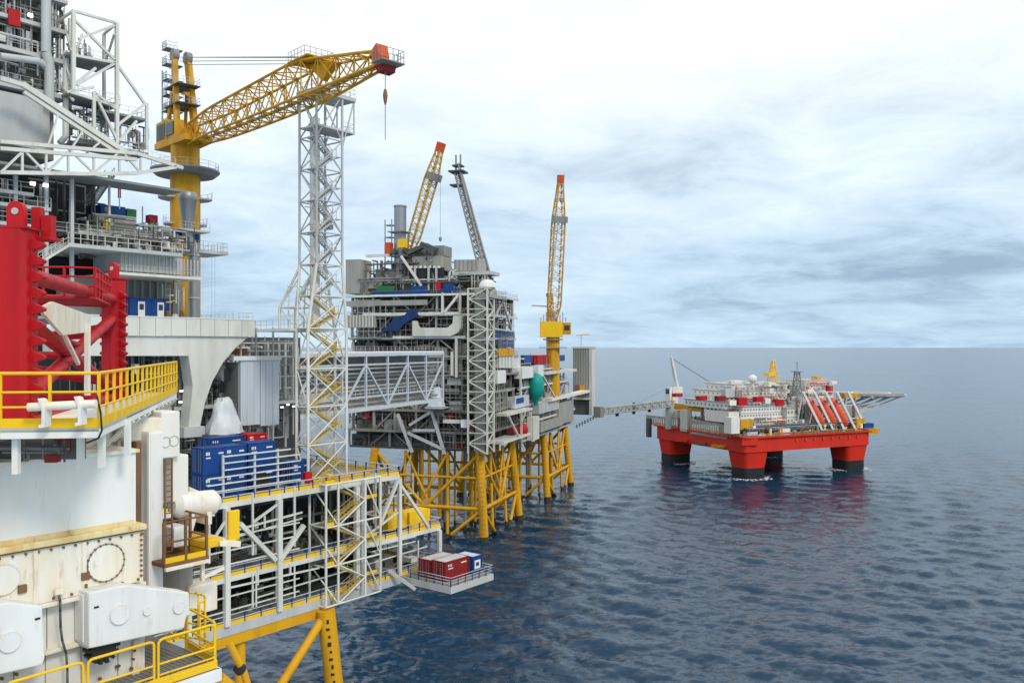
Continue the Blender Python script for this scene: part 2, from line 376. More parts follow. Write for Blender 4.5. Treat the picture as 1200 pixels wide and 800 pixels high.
# ================================================================== SEA
def make_sea():
    rg = np.random.RandomState(4)
    ys = [70.0]
    while ys[-1] < 90000:
        y = ys[-1]; ys.append(y + max(0.30, y * y / 60000 * 1.15))
    ys = np.array(ys); nc = 860
    ts = np.linspace(-1, 1, nc)
    Xg = ts[None, :] * (0.80 * ys[:, None] + 40); Yg = np.repeat(ys[:, None], nc, 1)
    dy = np.gradient(ys)[:, None]; dx = (Xg[:, 1] - Xg[:, 0])[:, None]; sp_ = np.maximum(dy, dx)
    Z = np.zeros_like(Xg); PX = np.zeros_like(Xg); PY = np.zeros_like(Xg)
    wind = R(250)
    for i in range(64):
        lam = 1.4 * (15 / 1.4) ** rg.rand(); k_ = 2 * math.pi / lam
        a = wind + rg.randn() * 0.85; amp = 0.0072 * lam ** 0.92 * (0.6 + 0.8 * rg.rand()); ph = rg.rand() * 6.283
        att = np.clip((lam / sp_ - 2.0) / 2.0, 0, 1)
        p = k_ * (Xg * math.cos(a) + Yg * math.sin(a)) + ph
        Z += amp * att * np.sin(p)
        PX -= 0.8 * amp * att * math.cos(a) * np.cos(p); PY -= 0.8 * amp * att * math.sin(a) * np.cos(p)
    Xg = Xg + PX; Yg = Yg + PY
    nr = len(ys); co = np.stack([Xg, Yg, Z], -1).reshape(-1, 3).astype(np.float32)
    idx = np.arange(nr * nc).reshape(nr, nc)
    q = np.stack([idx[:-1, :-1], idx[:-1, 1:], idx[1:, 1:], idx[1:, :-1]], -1).reshape(-1, 4).astype(np.int32)
    me = bpy.data.meshes.new('sea'); me.vertices.add(len(co)); me.vertices.foreach_set('co', co.ravel())
    me.loops.add(q.size); me.loops.foreach_set('vertex_index', q.ravel())
    me.polygons.add(len(q)); me.polygons.foreach_set('loop_start', np.arange(0, q.size, 4, dtype=np.int32))
    me.polygons.foreach_set('use_smooth', np.ones(len(q), bool)); me.update(); me.validate()
    m = bpy.data.materials.new('water'); m.use_nodes = True; t = m.node_tree; L = t.links; b = t.nodes['Principled BSDF']
    b.inputs['Roughness'].default_value = 0.16; b.inputs['IOR'].default_value = 1.33
    g = t.nodes.new('ShaderNodeNewGeometry')
    def noise(s, d, ro, sc=(1, 1, 1)):
        mp = t.nodes.new('ShaderNodeMapping'); mp.inputs['Scale'].default_value = sc; mp.inputs['Rotation'].default_value = (0, 0, R(20)); L.new(g.outputs['Position'], mp.inputs[0])
        n = t.nodes.new('ShaderNodeTexNoise'); n.inputs['Scale'].default_value = s; n.inputs['Detail'].default_value = d; n.inputs['Roughness'].default_value = ro
        L.new(mp.outputs[0], n.inputs['Vector']); return n.outputs[0]
    nc_ = noise(0.11, 4, 0.6, (0.7, 2.0, 1))
    # unresolved chop: slopes added straight to the normal so that they average out with distance
    def slopes(s, d, ro, k_, sc):
        mp = t.nodes.new('ShaderNodeMapping'); mp.inputs['Scale'].default_value = sc; mp.inputs['Rotation'].default_value = (0, 0, R(20)); L.new(g.outputs['Position'], mp.inputs[0])
        n = t.nodes.new('ShaderNodeTexNoise'); n.inputs['Scale'].default_value = s; n.inputs['Detail'].default_value = d; n.inputs['Roughness'].default_value = ro
        L.new(mp.outputs[0], n.inputs['Vector'])
        sub_ = t.nodes.new('ShaderNodeVectorMath'); sub_.operation = 'SUBTRACT'; sub_.inputs[1].default_value = (.5, .5, .5); L.new(n.outputs['Color'], sub_.inputs[0])
        mu = t.nodes.new('ShaderNodeVectorMath'); mu.operation = 'MULTIPLY'; mu.inputs[1].default_value = (k_ * .7, k_, 0); L.new(sub_.outputs[0], mu.inputs[0]); return mu.outputs[0]
    cur = g.outputs['Normal']
    for v_ in (slopes(0.80, 6, 0.74, 1.0, (0.8, 1.6, 1)), slopes(0.20, 4, 0.6, 0.22, (0.7, 1.5, 1)), slopes(0.022, 4, 0.6, 0.13, (0.5, 1.6, 1)), slopes(0.004, 4, 0.6, 0.07, (0.5, 1.4, 1))):
        ad = t.nodes.new('ShaderNodeVectorMath'); ad.operation = 'ADD'; L.new(cur, ad.inputs[0]); L.new(v_, ad.inputs[1]); cur = ad.outputs[0]
    nm = t.nodes.new('ShaderNodeVectorMath'); nm.operation = 'NORMALIZE'; L.new(cur, nm.inputs[0]); L.new(nm.outputs[0], b.inputs['Normal'])
    mixc = t.nodes.new('ShaderNodeMix'); mixc.data_type = 'RGBA'; mixc.inputs['A'].default_value = (0.003, 0.024, 0.055, 1); mixc.inputs['B'].default_value = (0.008, 0.040, 0.082, 1)
    L.new(nc_, mixc.inputs['Factor'])
    # scattered whitecaps
    wn_ = noise(0.16, 8, 0.72, (1, 2.2, 1)); wr = t.nodes.new('ShaderNodeMapRange'); wr.inputs['From Min'].default_value = 0.735; wr.inputs['From Max'].default_value = 0.78; L.new(wn_, wr.inputs['Value'])
    mw = t.nodes.new('ShaderNodeMix'); mw.data_type = 'RGBA'; mw.inputs['B'].default_value = (0.6, 0.66, 0.7, 1); L.new(mixc.outputs['Result'], mw.inputs['A']); L.new(wr.outputs[0], mw.inputs['Factor'])
    L.new(mw.outputs['Result'], b.inputs['Base Color'])
    me.materials.append(m)
    struct(new('sea', me))
make_sea()
def foam_patch(cx_, cy_, rx, ry, rot, seed):
    """broken foam: many small flat flakes scattered round a waterline"""
    rg = random.Random(seed); b = MB()
    for i in range(240):
        a = rg.choice((0.2, 1.1, 3.6, 4.4, 5.3)) + seed + rg.gauss(0, .32); d = 0.9 + abs(rg.gauss(0, .25)); s_ = rg.uniform(.12, .6)
        x = math.cos(a) * rx * d; y = math.sin(a) * ry * d
        X = cx_ + x * math.cos(rot) - y * math.sin(rot); Y = cy_ + x * math.sin(rot) + y * math.cos(rot)
        b.lathe([(.01, .05), (s_, 0.0)], (X, Y, rg.uniform(.15, .55)), 6)
    return b.build('foam', 'foam', None, stuff=True)
paint('foam', (0.75, 0.79, 0.81), rough=0.8, dirt=0.2)

# ================================================================== PLATFORM A (the one next to the jack-up), east edge = local y 0
FA = Frame(-25.7, 107.0, 52.0)
ony = FA.ony
TA = FA.th('production_platform', 'grey and white production platform of stacked decks behind the tall stair tower', 'oil platform')
def br(px0, py0, px1, py1, w, mat='truss_white', y=0.0, y2=None, name='brace', par=None):
    return bar(par or TA, name, ony(px0, py0, y), ony(px1, py1, y if y2 is None else y2), w, mat)
def xa(px, y=0.0): return ony(px, 407, y).x
Z0, Z1, Z2 = 28.0, 33.6, 42.2
XN, XS = 24.5, -36.0
# decks with edge girders
def deck(x0, x1, y0, y1, z, th, name='deck', mat='mgrey', edge='lgrey', eh=0.7, par=None):
    d_ = box(par or TA, name, x0, y0 + .05, z - th, x1, y1, z, mat)
    box(par or TA, 'edge_girder', x0, y0 - .12, z - eh, x1, y0 + .12, z + .06, edge)
    box(par or TA, 'edge_girder', x1 - .12, y0 + .12, z - eh, x1 + .12, y1, z + .06, edge)
    return d_
deck(XS, XN, 0, 42, Z0, .8, eh=1.1)
deck(XS, XN, 0, 30, Z1, .4, eh=.55, edge='truss_white')
deck(XS, 16, 0, 30, Z2, .5, eh=.6, edge='truss_white')
# truss members on the east face
for px in (219, 264.5, 326, 417):
    x = xa(px); box(TA, 'column', x - .32, -.5, Z0 + .1, x + .32, .1, Z2 - .6, 'truss_white')
x = xa(467); box(TA, 'column', x - .26, -.45, Z0 + .1, x + .26, .0, Z2 - .6, 'truss_white')
x = XN - .4; box(TA, 'column', x - .3, -.45, Z0 + .1, x + .3, .0, Z1 - .55, 'truss_white')
br(281, 613, 323, 656, .5, y=-.3); br(328, 656, 356, 615, .5, y=-.3)
br(466, 563, 502, 617, .38, y=-.25); br(466, 563, 446, 612, .38, y=-.25)
br(228, 604, 215, 650, .4, y=-.3)
br(272, 622, 354, 600, .22, y=-.2, name='pipe'); br(272, 630, 354, 607, .16, y=-.1, name='pipe')
br(270, 688, 374, 665, .2, y=-.25, name='pipe'); br(300, 700, 500, 640, .16, y=.4, name='pipe')
br(436, 640, 487, 628, .18, y=-.2, name='pipe'); br(436, 646, 487, 634, .14, y=-.2, name='pipe')
for px, y0_, y1_ in ((302, 664, 685), (340, 660, 672), (310, 604, 618)): br(px, y0_, px, y1_, .2, y=-.2, name='strut')
for px in (245, 296, 345, 440): br(px, 570 + (345 - px) * .17, px, 640 + (345 - px) * .2, .22, y=-.15, name='strut')
for px in (296, 345, 300, 490): br(px, 662 + (345 - px) * .2, px, 700 + (345 - px) * .23, .18, y=-.15, name='strut')
for dz in (1.5, 3.1, 4.7): bar(TA, 'handrail', (xa(226), -.12, Z1 + dz), (xa(350), -.12, Z1 + dz), .16, 'truss_white')
for dz in (1.8, 3.4): bar(TA, 'handrail', (xa(226), -.12, Z0 + dz), (xa(350), -.12, Z0 + dz), .14, 'truss_white')
br(296, 612, 326, 590, .26, y=-.2); br(245, 640, 264, 610, .26, y=-.2); br(418, 636, 466, 600, .26, y=-.2)
# rails on the lower decks: blue posts, yellow toe boards
for z_, x1_ in ((Z0, XN), (Z1, XN), (Z2, 16)):
    rail(TA, [(XS, -.05, z_ + .06), (x1_, -.05, z_ + .06)], 1.15, 'lgrey', sp=2.2, r=.07, toe='yellow', pmat='blue', toeh=.42)
    rail(TA, [(x1_, .1, z_ + .06), (x1_, 20, z_ + .06)], 1.15, 'lgrey', sp=2.2, r=.07, toe='yellow', pmat='blue', toeh=.42)
# interior of the two lower decks, shade put into its dark colours
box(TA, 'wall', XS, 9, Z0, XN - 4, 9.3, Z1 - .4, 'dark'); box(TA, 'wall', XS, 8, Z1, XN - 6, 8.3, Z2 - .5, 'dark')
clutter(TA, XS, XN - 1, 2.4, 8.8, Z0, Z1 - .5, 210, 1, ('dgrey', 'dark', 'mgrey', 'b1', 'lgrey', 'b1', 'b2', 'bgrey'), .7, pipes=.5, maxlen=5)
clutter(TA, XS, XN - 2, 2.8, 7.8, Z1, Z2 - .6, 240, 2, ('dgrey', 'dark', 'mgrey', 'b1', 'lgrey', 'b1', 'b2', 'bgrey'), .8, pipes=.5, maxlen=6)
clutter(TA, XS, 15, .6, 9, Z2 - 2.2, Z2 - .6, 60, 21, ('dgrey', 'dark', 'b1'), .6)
for i, (px, py, w_, h_, mt) in enumerate(((212, 640, 8, 16, 'maroon'), (296, 640, 5, 10, 'lgrey'), (455, 600, 22, 20, 'yellow'), (480, 598, 24, 22, 'yellow'), (440, 655, 8, 16, 'lgrey'), (458, 668, 5, 16, 'lgrey'), (482, 653, 8, 5, 'white'))):
    FA.recty(TA, 'cabinet', px, py, px + w_, py + h_, 2.2, 2.4, mt)
# laydown platform reaching out to the east, two containers on it
LD = [(16.2, -9.6), (25.2, -9.6), (25.2, 1), (16.2, 1)]
poly(TA, 'laydown_deck', [V((a, b, Z0 - .9)) for a, b in LD], (0, 0, .9), 'lgrey')
box(TA, 'deck_plate', 16.4, -9.4, Z0 + .004, 25, -.3, Z0 + .05, 'mgrey')
rail(TA, [(16.3, -2, Z0), (16.3, -9.5, Z0), (25.1, -9.5, Z0), (25.1, -.5, Z0)], 1.2, 'lgrey', sp=1.45, r=.05, pmat='blue', rails=(.35, .68, 1), sep=True)
br(487, 690, 455, 668, .4, 'lgrey', y=-3, y2=0)

def container(F, x, y, z, L, W, H, mat, label, rz=0.0, marks=True, cat='container', group=None, roof=None, doors=True):
    """offshore container: corrugated walls, corner posts, lifting frame, end doors with lock bars; long side faces local -y"""
    p = F.wor((x, y, z)); t = thing('container', label, cat, tuple(p), F.a + rz, group)
    b = MB(); n = max(6, int(L / .3)); d = .05
    pts = []
    for i in range(n):
        x0 = .12 + (L - .24) * i / n; x1 = .12 + (L - .24) * (i + 1) / n; q = (x1 - x0) / 4
        pts += [(x0, d), (x0 + q, d), (x0 + 2 * q, 0.01), (x0 + 3 * q, .01)]
    b.poly([V((a, .03 + c, .15)) for a, c in pts] + [V((L - .12, W / 2, .15)), V((.12, W / 2, .15))], (0, 0, H - .3))
    b.poly([V((a, W - .03 - c, .15)) for a, c in pts] + [V((L - .12, W / 2 + .01, .15)), V((.12, W / 2 + .01, .15))], (0, 0, H - .3))
    b.build('body', mat, t)
    f_ = MB()
    for a in (0, L - .13):
        for c in (0, W - .13): f_.box(a, c, 0, a + .13, c + .13, H)
    for z_ in (0, H - .15):
        for c in (0, W - .12): f_.box(.13, c, z_, L - .13, c + .12, z_ + .15)
        for a in (0, L - .12): f_.box(a, .13, z_, a + .12, W - .13, z_ + .15)
    f_.build('frame', mat, t)
    box(t, 'roof_panel', .12, .12, H - .1, L - .12, W - .12, H - .03, roof or mat)
    if doors:
        for c0, c1 in ((.15, W / 2 - .02), (W / 2 + .02, W - .15)):
            dr = box(t, 'door', -.0, c0, .17, .06, c1, H - .17, mat)
            for k_ in (.3, .7):
                bar(t, 'lock_bar', (-.03, c0 + (c1 - c0) * k_, .2), (-.03, c0 + (c1 - c0) * k_, H - .2), .045, 'steel')
    if marks:
        m_ = MB(); rg = random.Random(int(x * 10 + z * 7))
        for i in range(3):
            xx = L * (.12 + .06 * i) ; m_.box(xx, -.012, H * .72, xx + .13, -.004, H * .84)
        m_.box(L * .12, -.012, H * .6, L * .32, -.004, H * .645); m_.box(L * .66, -.012, H * .74, L * .88, -.004, H * .80)
        m_.build('stencil_marks', 'ivory', t)
    return t
container(FA, 17.3, -7.6, Z0 + .06, 4.9, 2.5, 2.75, 'maroon', 'dark red container beside the outer railing of the laydown platform', roof='lgrey')
container(FA, 17.3, -4.9, Z0 + .06, 4.9, 2.4, 2.6, 'maroon', 'dark red container on the laydown platform, between its twin and the main deck', roof='lgrey')
c_ = container(FA, 22.7, -7.9, Z0 + .06, 2.0, 3.2, 2.5, 'blue', 'small blue container with white sign on the laydown platform', marks=False, roof='bluegrey')
box(c_, 'sign_panel', .35, -.03, .7, 1.6, -.012, 1.9, 'ivory'); box(c_, 'sign_print', .6, -.045, 1.1, 1.3, -.034, 1.6, 'blue')
# blue containers stacked on the upper cellar deck
CY = 1.6
def stack(px, zb, n, y, labels, mat='blue', L=3.0, H=3.05):
    x = xa(px, y)
    for i in range(n): container(FA, x, y, zb + i * (H + .06), L, 2.45, H, mat, labels[i])
stack(238, Z2 + .1, 2, CY, ['blue container under another at the end of the blue stack', 'blue container on top at the end of the blue stack'])
stack(263, Z2 + .1, 2, CY, ['blue container under another, beside the white pipe fence', 'blue container on top, second along the blue stack'])
stack(291, Z2 + .1, 2, CY + .6, ['blue container at the bottom, behind the pipe fence posts', 'blue container on top, third along the blue stack'], L=3.9)
stack(342, Z2 + .1, 1, CY + 2, ['blue container standing behind the foot of the stair tower'])
stack(244, Z2 + 4.2, 1, 8, ['dark blue container with open top behind the blue stack'], L=5.2, H=2.4)
stack(290, Z2 + 4.6, 1, 9, ['low red container behind the blue stack'], mat='red', L=3, H=1.9)
box(TA, 'equipment_skid', xa(240, 8), 7.5, Z2, xa(350, 8), 11, Z2 + 4.1, 'dgrey')
# white pipe fence in front of the blue containers
x0_, x1_ = xa(243, .5), xa(352, .5)
for i in range(7):
    z_ = Z2 + .55 + i * .78
    bar(TA, 'fence_rail', (x0_ + (2.2 if i > 3 else 0), .5, z_), (x1_ - (1.5 if i > 5 else 0), .5, z_), .15, 'truss_white')
for px in (262, 299, 326): bar(TA, 'fence_post', (xa(px, .62), .72, Z2), (xa(px, .62), .72, Z2 + 5.4), .22, 'bluegrey')
box(TA, 'doorway', xa(300, .8), .9, Z2, xa(317, .8), 1.2, Z2 + 2.5, 'dark')

# ---------------------------------------------------------------- jacket of platform A
JA = FA.th('platform_jacket', 'yellow steel jacket leg with black marks under the stair tower', 'jacket')
def leg(par, p, q, r, mat='jacket_yellow', r2=None, name='leg', n=20):
    b = MB(); b.tube(p, q, r, n, r2 or r); o = b.build(name, mat, par)
    p = V(p); q = V(q)
    if q.z < -1 and p.z > 3:      # marine growth and wet paint at the waterline
        f0 = (p.z - 1.7) / (p.z - q.z); f1 = (p.z + 1.5) / (p.z - q.z); b = MB(); b.tube(p.lerp(q, f0), p.lerp(q, f1), r * 1.03, n, (r2 or r) * 1.06); b.build('growth_band', 'growth', o)
    return o
top = V((2.2, -1.0, Z0 - 1.2)); bot = V((5.0, -3.0, -6))
leg(JA, top, bot, 1.12, r2=1.22)
mk = MB()
for i in range(26):
    z_ = Z0 - 2.4 - i * .95; f_ = (top.z - z_) / (top.z - bot.z); c = top.lerp(bot, f_)
    dirn = (FA.loc((0, 0, z_)) - c); dirn.z = 0; dirn.normalize(); c = c + dirn * 1.14
    s_ = dirn.cross(V((0, 0, 1)))
    mk.mbox(barM(c - s_ * .22, c + s_ * (.22 if i % 2 else .05), .12, .30 if i % 3 else .5))
mk.build('draught_marks', 'rubber', JA)
for (a, b) in (((-40, -1, Z0 - 1.2), (-42, -3, -6)), ((2, 40, Z0 - 1.2), (4, 42, -6)), ((-40, 40, Z0 - 1.2), (-42, 42, -6))): leg(JA, a, b, 1.15)
leg(JA, V((-9, 1, Z0 - 1.3)), V((-9, 1, -6)), .62, name='caisson'); leg(JA, V((-5, 16, Z0 - 1)), V((-5, 16, -6)), .5, name='caisson')
leg(JA, (1.8, -.9, Z0 - 2.2), (-18, 0, 5), .55, name='brace'); leg(JA, (-18, -1.5, 5), (-40, -1.5, Z0 - 2), .55, name='brace')
bar(JA, 'girder', (-38, .4, Z0 - 1.75), (2, .4, Z0 - 1.75), .9, 'jacket_yellow', 1.2)
leg(JA, (4.5, -2.6, 4), (-42, -2.6, 4), .5, name='brace')
leg(JA, (2.8, -1.2, 16.5), (5.2, -2.4, 16.5), .28, name='stub'); tube(JA, 'stub_flange', (5.2, -2.4, 16.5), (5.4, -2.5, 16.5), .5, 'jacket_yellow', 12)

# ---------------------------------------------------------------- stair tower
ST = FA.th('stair_tower', 'tall white lattice stair tower under the yellow crane boom', 'tower')
def V3(x, y, z): return V((x, y, z))
# lower hanging cage
cx0, cx1, cyf, cyb = 1.9, 11.2, -1.35, 1.9
zt = Z2 + .4
for x, y in ((cx0, cyf), (cx0 + 2.0, cyf), (cx0 + 6.6, cyf), (cx1, cyf), (cx0, cyb), (cx1, cyb)):
    tube(ST, 'post', (x, y, 27.2), (x, y, zt), .17, 'truss_white', 10)
lv = [27.2, 32.2, 37.2, zt]
for z_ in lv:
    for a, b in (((cx0, cyf), (cx1, cyf)), ((cx0, cyb), (cx1, cyb)), ((cx0, cyf), (cx0, cyb)), ((cx1, cyf), (cx1, cyb))):
        tube(ST, 'girt', (*a, z_), (*b, z_), .13, 'truss_white')
for i in range(3):
    a, b = lv[i], lv[i + 1]
    tube(ST, 'brace', (cx0 + 2, cyf, a), (cx0, cyb, b), .11, 'truss_white')
    tube(ST, 'brace', (cx0 + 2, cyf, a), (cx0 + 6.6, cyf, (a + b) / 2), .11, 'truss_white'); tube(ST, 'brace', (cx0 + 6.6, cyf, (a + b) / 2), (cx0 + 2, cyf, b), .11, 'truss_white')
    tube(ST, 'brace', (cx1, cyf, a), (cx0 + 6.6, cyf, b), .10, 'truss_white')
    fl = (a + b) / 2
    stair(ST, (cx0 + 1.6, -.9, a + .1), (cx1 - 2.4, -.9, fl), (0, 1, 0), 'stair_tan', 'crane_yellow')
    stair(ST, (cx1 - 2.4, .5, fl), (cx0 + 1.6, .5, b), (0, 1, 0), 'stair_tan', 'crane_yellow')
    box(ST, 'landing', cx1 - 2.3, -.95, fl - .1, cx1 - .3, 1.6, fl, 'grating'); box(ST, 'landing', cx0 + .2, -.95, b - .15, cx0 + 1.6, 1.6, b - .05, 'grating')
    box(ST, 'kick_plate', cx1 - 2.3, -1.02, fl, cx1 - .3, -.97, fl + .45, 'yellow'); box(ST, 'kick_plate', cx0 + .2, -1.02, b - .05, cx0 + 1.6, -.97, b + .5, 'yellow')
box(ST, 'riser_duct', cx0 + 6.9, -.2, 27.4, cx0 + 7.8, .8, zt, 'lgrey')
# middle and upper shaft: corner polylines given by the photograph
yF = 3.0
Pm0 = ony(361, 480, yF); mx0 = Pm0.x; mx1 = xa(406, yF); my1 = FA.onx(347.5, 480, mx0).y
Pu0 = ony(371, 200, yF); ux0 = xa(371, yF); ux1 = xa(401, yF); uy1 = FA.onx(351, 200, ux0).y
zM, zT = 62.5, 71.0
zTop = ony(371, 103, yF).z
cm = [V3(mx0, yF, 0), V3(mx1, yF, 0), V3(mx1, my1, 0), V3(mx0, my1, 0)]
cu = [V3(ux0, yF, 0), V3(ux1, yF, 0), V3(ux1, uy1, 0), V3(ux0, uy1, 0)]
def at(c, z): return V3(c.x, c.y, z)
def cor(i, z):
    if z <= zM: return at(cm[i], z)
    if z >= zT: return at(cu[i], z)
    return at(cm[i].lerp(cu[i], (z - zM) / (zT - zM)), z)
zs = [Z2, 47.2, 52.2, 57.2, zM, 66.8, zT, 75.2, 79.4, 83.6, 87.8, zTop]
for i in range(4):
    for a, b in ((Z2, zM), (zM, zT), (zT, zTop)): tube(ST, 'post', cor(i, a), cor(i, b), .2 if a < zT else .17, 'truss_white' if a < zT else 'lgrey', 10)
for j in range(len(zs) - 1):
    a, b = zs[j], zs[j + 1]; mt = 'truss_white' if j < 6 else 'lgrey'
    for i in range(4):
        g = (i + 1) % 4
        tube(ST, 'girt', cor(i, b), cor(g, b), .10, mt)
        if i in (0, 2):
            if j % 2: tube(ST, 'brace', cor(i, a), cor(g, b), .10, mt)
            else: tube(ST, 'brace', cor(g, a), cor(i, b), .10, mt)
            tube(ST, 'brace', cor(g if j % 2 else i, a), cor(i if j % 2 else g, b), .09, mt)
        else:
            tube(ST, 'brace', cor(i, a), cor(g, b), .09, mt) if j % 2 else tube(ST, 'brace', cor(g, a), cor(i, b), .09, mt)
    # stair flights zigzag inside
    zm = (a + b) / 2; x0 = max(cor(0, a).x, cor(0, b).x) + .3; x1 = min(cor(1, a).x, cor(1, b).x) - .3; wy = (min(my1, uy1) - yF - .7) / 2
    sm_, tm_ = ('stair_tan', 'stair_tan') if j < 5 else ('lgrey', 'mgrey')
    if b < zTop - 1:
        stair(ST, (x0 + .5, yF + .25, a + .1), (x1 - .5, yF + .25, zm), (0, wy, 0), sm_, tm_)
        stair(ST, (x1 - .5, yF + .35 + wy, zm), (x0 + .5, yF + .35 + wy, b), (0, wy, 0), sm_, tm_)
        box(ST, 'landing', x1 - .5, yF + .2, zm - .12, x1 + .2, yF + .4 + 2 * wy, zm, 'lgrey' if j > 5 else 'stair_tan')
        box(ST, 'landing', x0 - .2, yF + .2, b - .14, x0 + .5, yF + .4 + 2 * wy, b - .02, 'lgrey' if j > 5 else 'stair_tan')
# lift shaft duct in the upper half
cxm = (ux0 + ux1) / 2
box(ST, 'cable_duct', cxm - .55, uy1 - .9, zM, cxm + .55, uy1 - .1, zTop - 3, 'ivory')
clutter(ST, ux0 + .3, ux1 - .3, yF + .3, uy1 - .3, zT + 5, zT + 9, 10, 77, ('ivory', 'lgrey', 'yellow'), .5)
# outrigger A-frames on the west side
zO = ony(330, 360, 7.5).z
for dx_ in (0, 2.6):
    k0 = cor(3, zT - .4) + V3(dx_, 0, 0); fo = V3(mx0 + dx_, my1 + 3.6, zO)
    tube(ST, 'outrigger', k0, fo, .2, 'truss_white'); tube(ST, 'outrigger', fo, V3(fo.x, fo.y, zM), .2, 'truss_white'); tube(ST, 'outrigger', V3(mx0 + dx_, my1 + 1.8, zM), fo.lerp(k0, .5), .1, 'truss_white'); tube(ST, 'outrigger', fo, cor(3, zO + 4), .1, 'truss_white')
    tube(ST, 'outrigger', V3(mx0 + dx_, my1, zO), fo, .12, 'truss_white'); tube(ST, 'outrigger', V3(mx0 + dx_, my1, zM), fo, .1, 'truss_white')
    tube(ST, 'outrigger', V3(mx0 + dx_, my1 + 2, (zO + zT) / 2), cor(3, (zO + zT) / 2), .09, 'truss_white')
tube(ST, 'outrigger', V3(mx0, my1 + 3.6, zO), V3(mx0 + 2.6, my1 + 3.6, zO), .1, 'truss_white')
box(ST, 'landing', mx0 - 1, my1, zM - .35, mx1 + .5, my1 + 9, zM, 'truss_white')
rail(ST, [(mx0 - .9, my1 + 9, zM), (mx0 - .9, yF, zM), (mx1, yF, zM)], 1.1, 'lgrey', sp=1.2, r=.025)
# boom-rest platform on top with side balcony
pz = zTop
box(ST, 'rest_platform', ux0 - .3, yF - .3, pz - .5, ux1 + 2.2, uy1 + .3, pz, 'lgrey')
rail(ST, [(ux0 - .2, uy1, pz), (ux0 - .2, yF - .2, pz), (ux1 + 2.1, yF - .2, pz), (ux1 + 2.1, uy1, pz)], 1.15, 'lgrey', sp=1.0, r=.025)
zb = ony(400, 152, yF).z
box(ST, 'balcony', ux0 + .2, yF - .1, zb - .25, ux1 + 2.2, uy1, zb, 'lgrey')
rail(ST, [(ux1, yF - .05, zb), (ux1 + 2.1, yF - .05, zb), (ux1 + 2.1, uy1, zb)], 1.1, 'lgrey', sp=.9, r=.025)
for y_ in (yF, uy1): tube(ST, 'post', (ux1 + 2.1, y_, zb), (ux1 + 2.1, y_, pz), .1, 'lgrey'); 
tube(ST, 'brace', (ux1 + 2.1, yF, pz - .3), (ux1, yF, zb - 2.5), .1, 'lgrey')
for d_ in (-1.2, 1.2): box(ST, 'rest_saddle', cxm + d_ - .2, yF, pz, cxm + d_ + .2, uy1, pz + .55, 'mgrey')
rail(ST, [(mx0 - 1, yF - 2.4, Z2 + .1), (mx1 + 2, yF - 2.4, Z2 + .1)], 1.1, 'yellow', sp=1.6, r=.03, toe='yellow', toeh=.8)
for i, px in enumerate((352, 362, 372, 384, 394)): box(ST, 'base_block', xa(px, 1), .8, Z2 + .06, xa(px, 1) + .8, 1.8, Z2 + 1.0 + .3 * (i % 2), 'yellow' if i % 2 else 'lgrey')
FA.recty(ST, 'fire_hose_box', 358, 553, 366, 565, .6, .6, 'red')

# ================================================================== PLATFORM A, upper part
# cantilevered deck with pale skirt and its curved bracket
yD = 13.0
zD = ony(225, 374, yD).z
box(TA, 'cantilever_deck', xa(60, yD), yD, zD - .35, xa(300, yD), yD + 26, zD, 'lgrey')
sk0, sk1 = xa(60, yD), xa(298, yD)
npan = 13
for i in range(npan):
    a = sk0 + (sk1 - sk0) * i / npan; b = sk0 + (sk1 - sk0) * (i + 1) / npan
    box(TA, 'skirt_panel', a + .03, yD - .15, zD - 2.15, b - .03, yD - .02, zD + .1, 'truss_white')
box(TA, 'skirt_cap', sk0, yD - .22, zD + .1, sk1 + .1, yD + .1, zD + .22, 'white')
rail(TA, [(xa(256, yD + .3), yD + .3, zD), (sk1, yD + .3, zD), (sk1, yD + 16, zD)], 1.1, 'lgrey', sp=1.1, r=.022)
pts = [(60, 394), (292, 394), (276, 408), (262, 424), (249, 447), (240, 473), (234, 503), (221, 503), (226, 452), (221, 417), (60, 417)]
bev(TA, 'bracket', [ony(a, b, yD + .2) for a, b in pts], (0, 2.2, 0), 'truss_white', .06)
FA.recty(TA, 'bracket_foot', 216, 500, 240, 512, yD - .2, 3, 'lgrey')
# behind the bracket: dark machinery bay and big pale panels
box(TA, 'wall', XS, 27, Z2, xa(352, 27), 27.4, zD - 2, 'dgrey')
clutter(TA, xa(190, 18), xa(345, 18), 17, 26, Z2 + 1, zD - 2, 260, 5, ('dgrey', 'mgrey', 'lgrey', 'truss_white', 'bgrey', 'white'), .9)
clutter(TA, xa(95, 15), xa(222, 15), 15, 22, Z2 + 3, zD - 2.3, 120, 51, ('dgrey', 'mgrey', 'lgrey', 'truss_white'), .7)
deck(xa(190, 16), xa(404, 16), 15.5, 27, 52.3, .3, eh=.4, edge='lgrey')
rail(TA, [(xa(285, 15.6), 15.6, 52.3), (xa(404, 15.6), 15.6, 52.3)], 1.1, 'lgrey', sp=1.3, r=.025)
yP = 14.2
for a, b in ((282, 304.6), (305.4, 327)):
    FA.recty(TA, 'wind_wall_panel', a, 421, b, 498, yP, .5, 'bluegrey')
FA.recty(TA, 'wind_wall_cap', 274, 417, 330, 422, yP - .25, 1.2, 'white')
FA.recty(TA, 'wind_wall_return', 279, 425, 281.6, 498, yP + .2, 3, 'mgrey')
for px in (290, 298, 312, 320):
    FA.recty(TA, 'panel_stiffener', px - .35, 424, px + .35, 496, yP - .06, .05, 'bluegrey')
tube(TA, 'exhaust_duct', ony(246, 437, 17), ony(262, 437, 15.5), 1.15, 'mgrey', 18)
FA.recty(TA, 'exhaust_mouth', 251, 432, 270, 447, 15.6, .2, 'dark')
for px in (282, 300, 320, 345): br(px, 384, px, 420, .22, 'lgrey', y=yP + 1, name='column')
FA.recty(TA, 'rust_panel', 263, 408, 290, 415, yD + 3, .3, 'rusty')
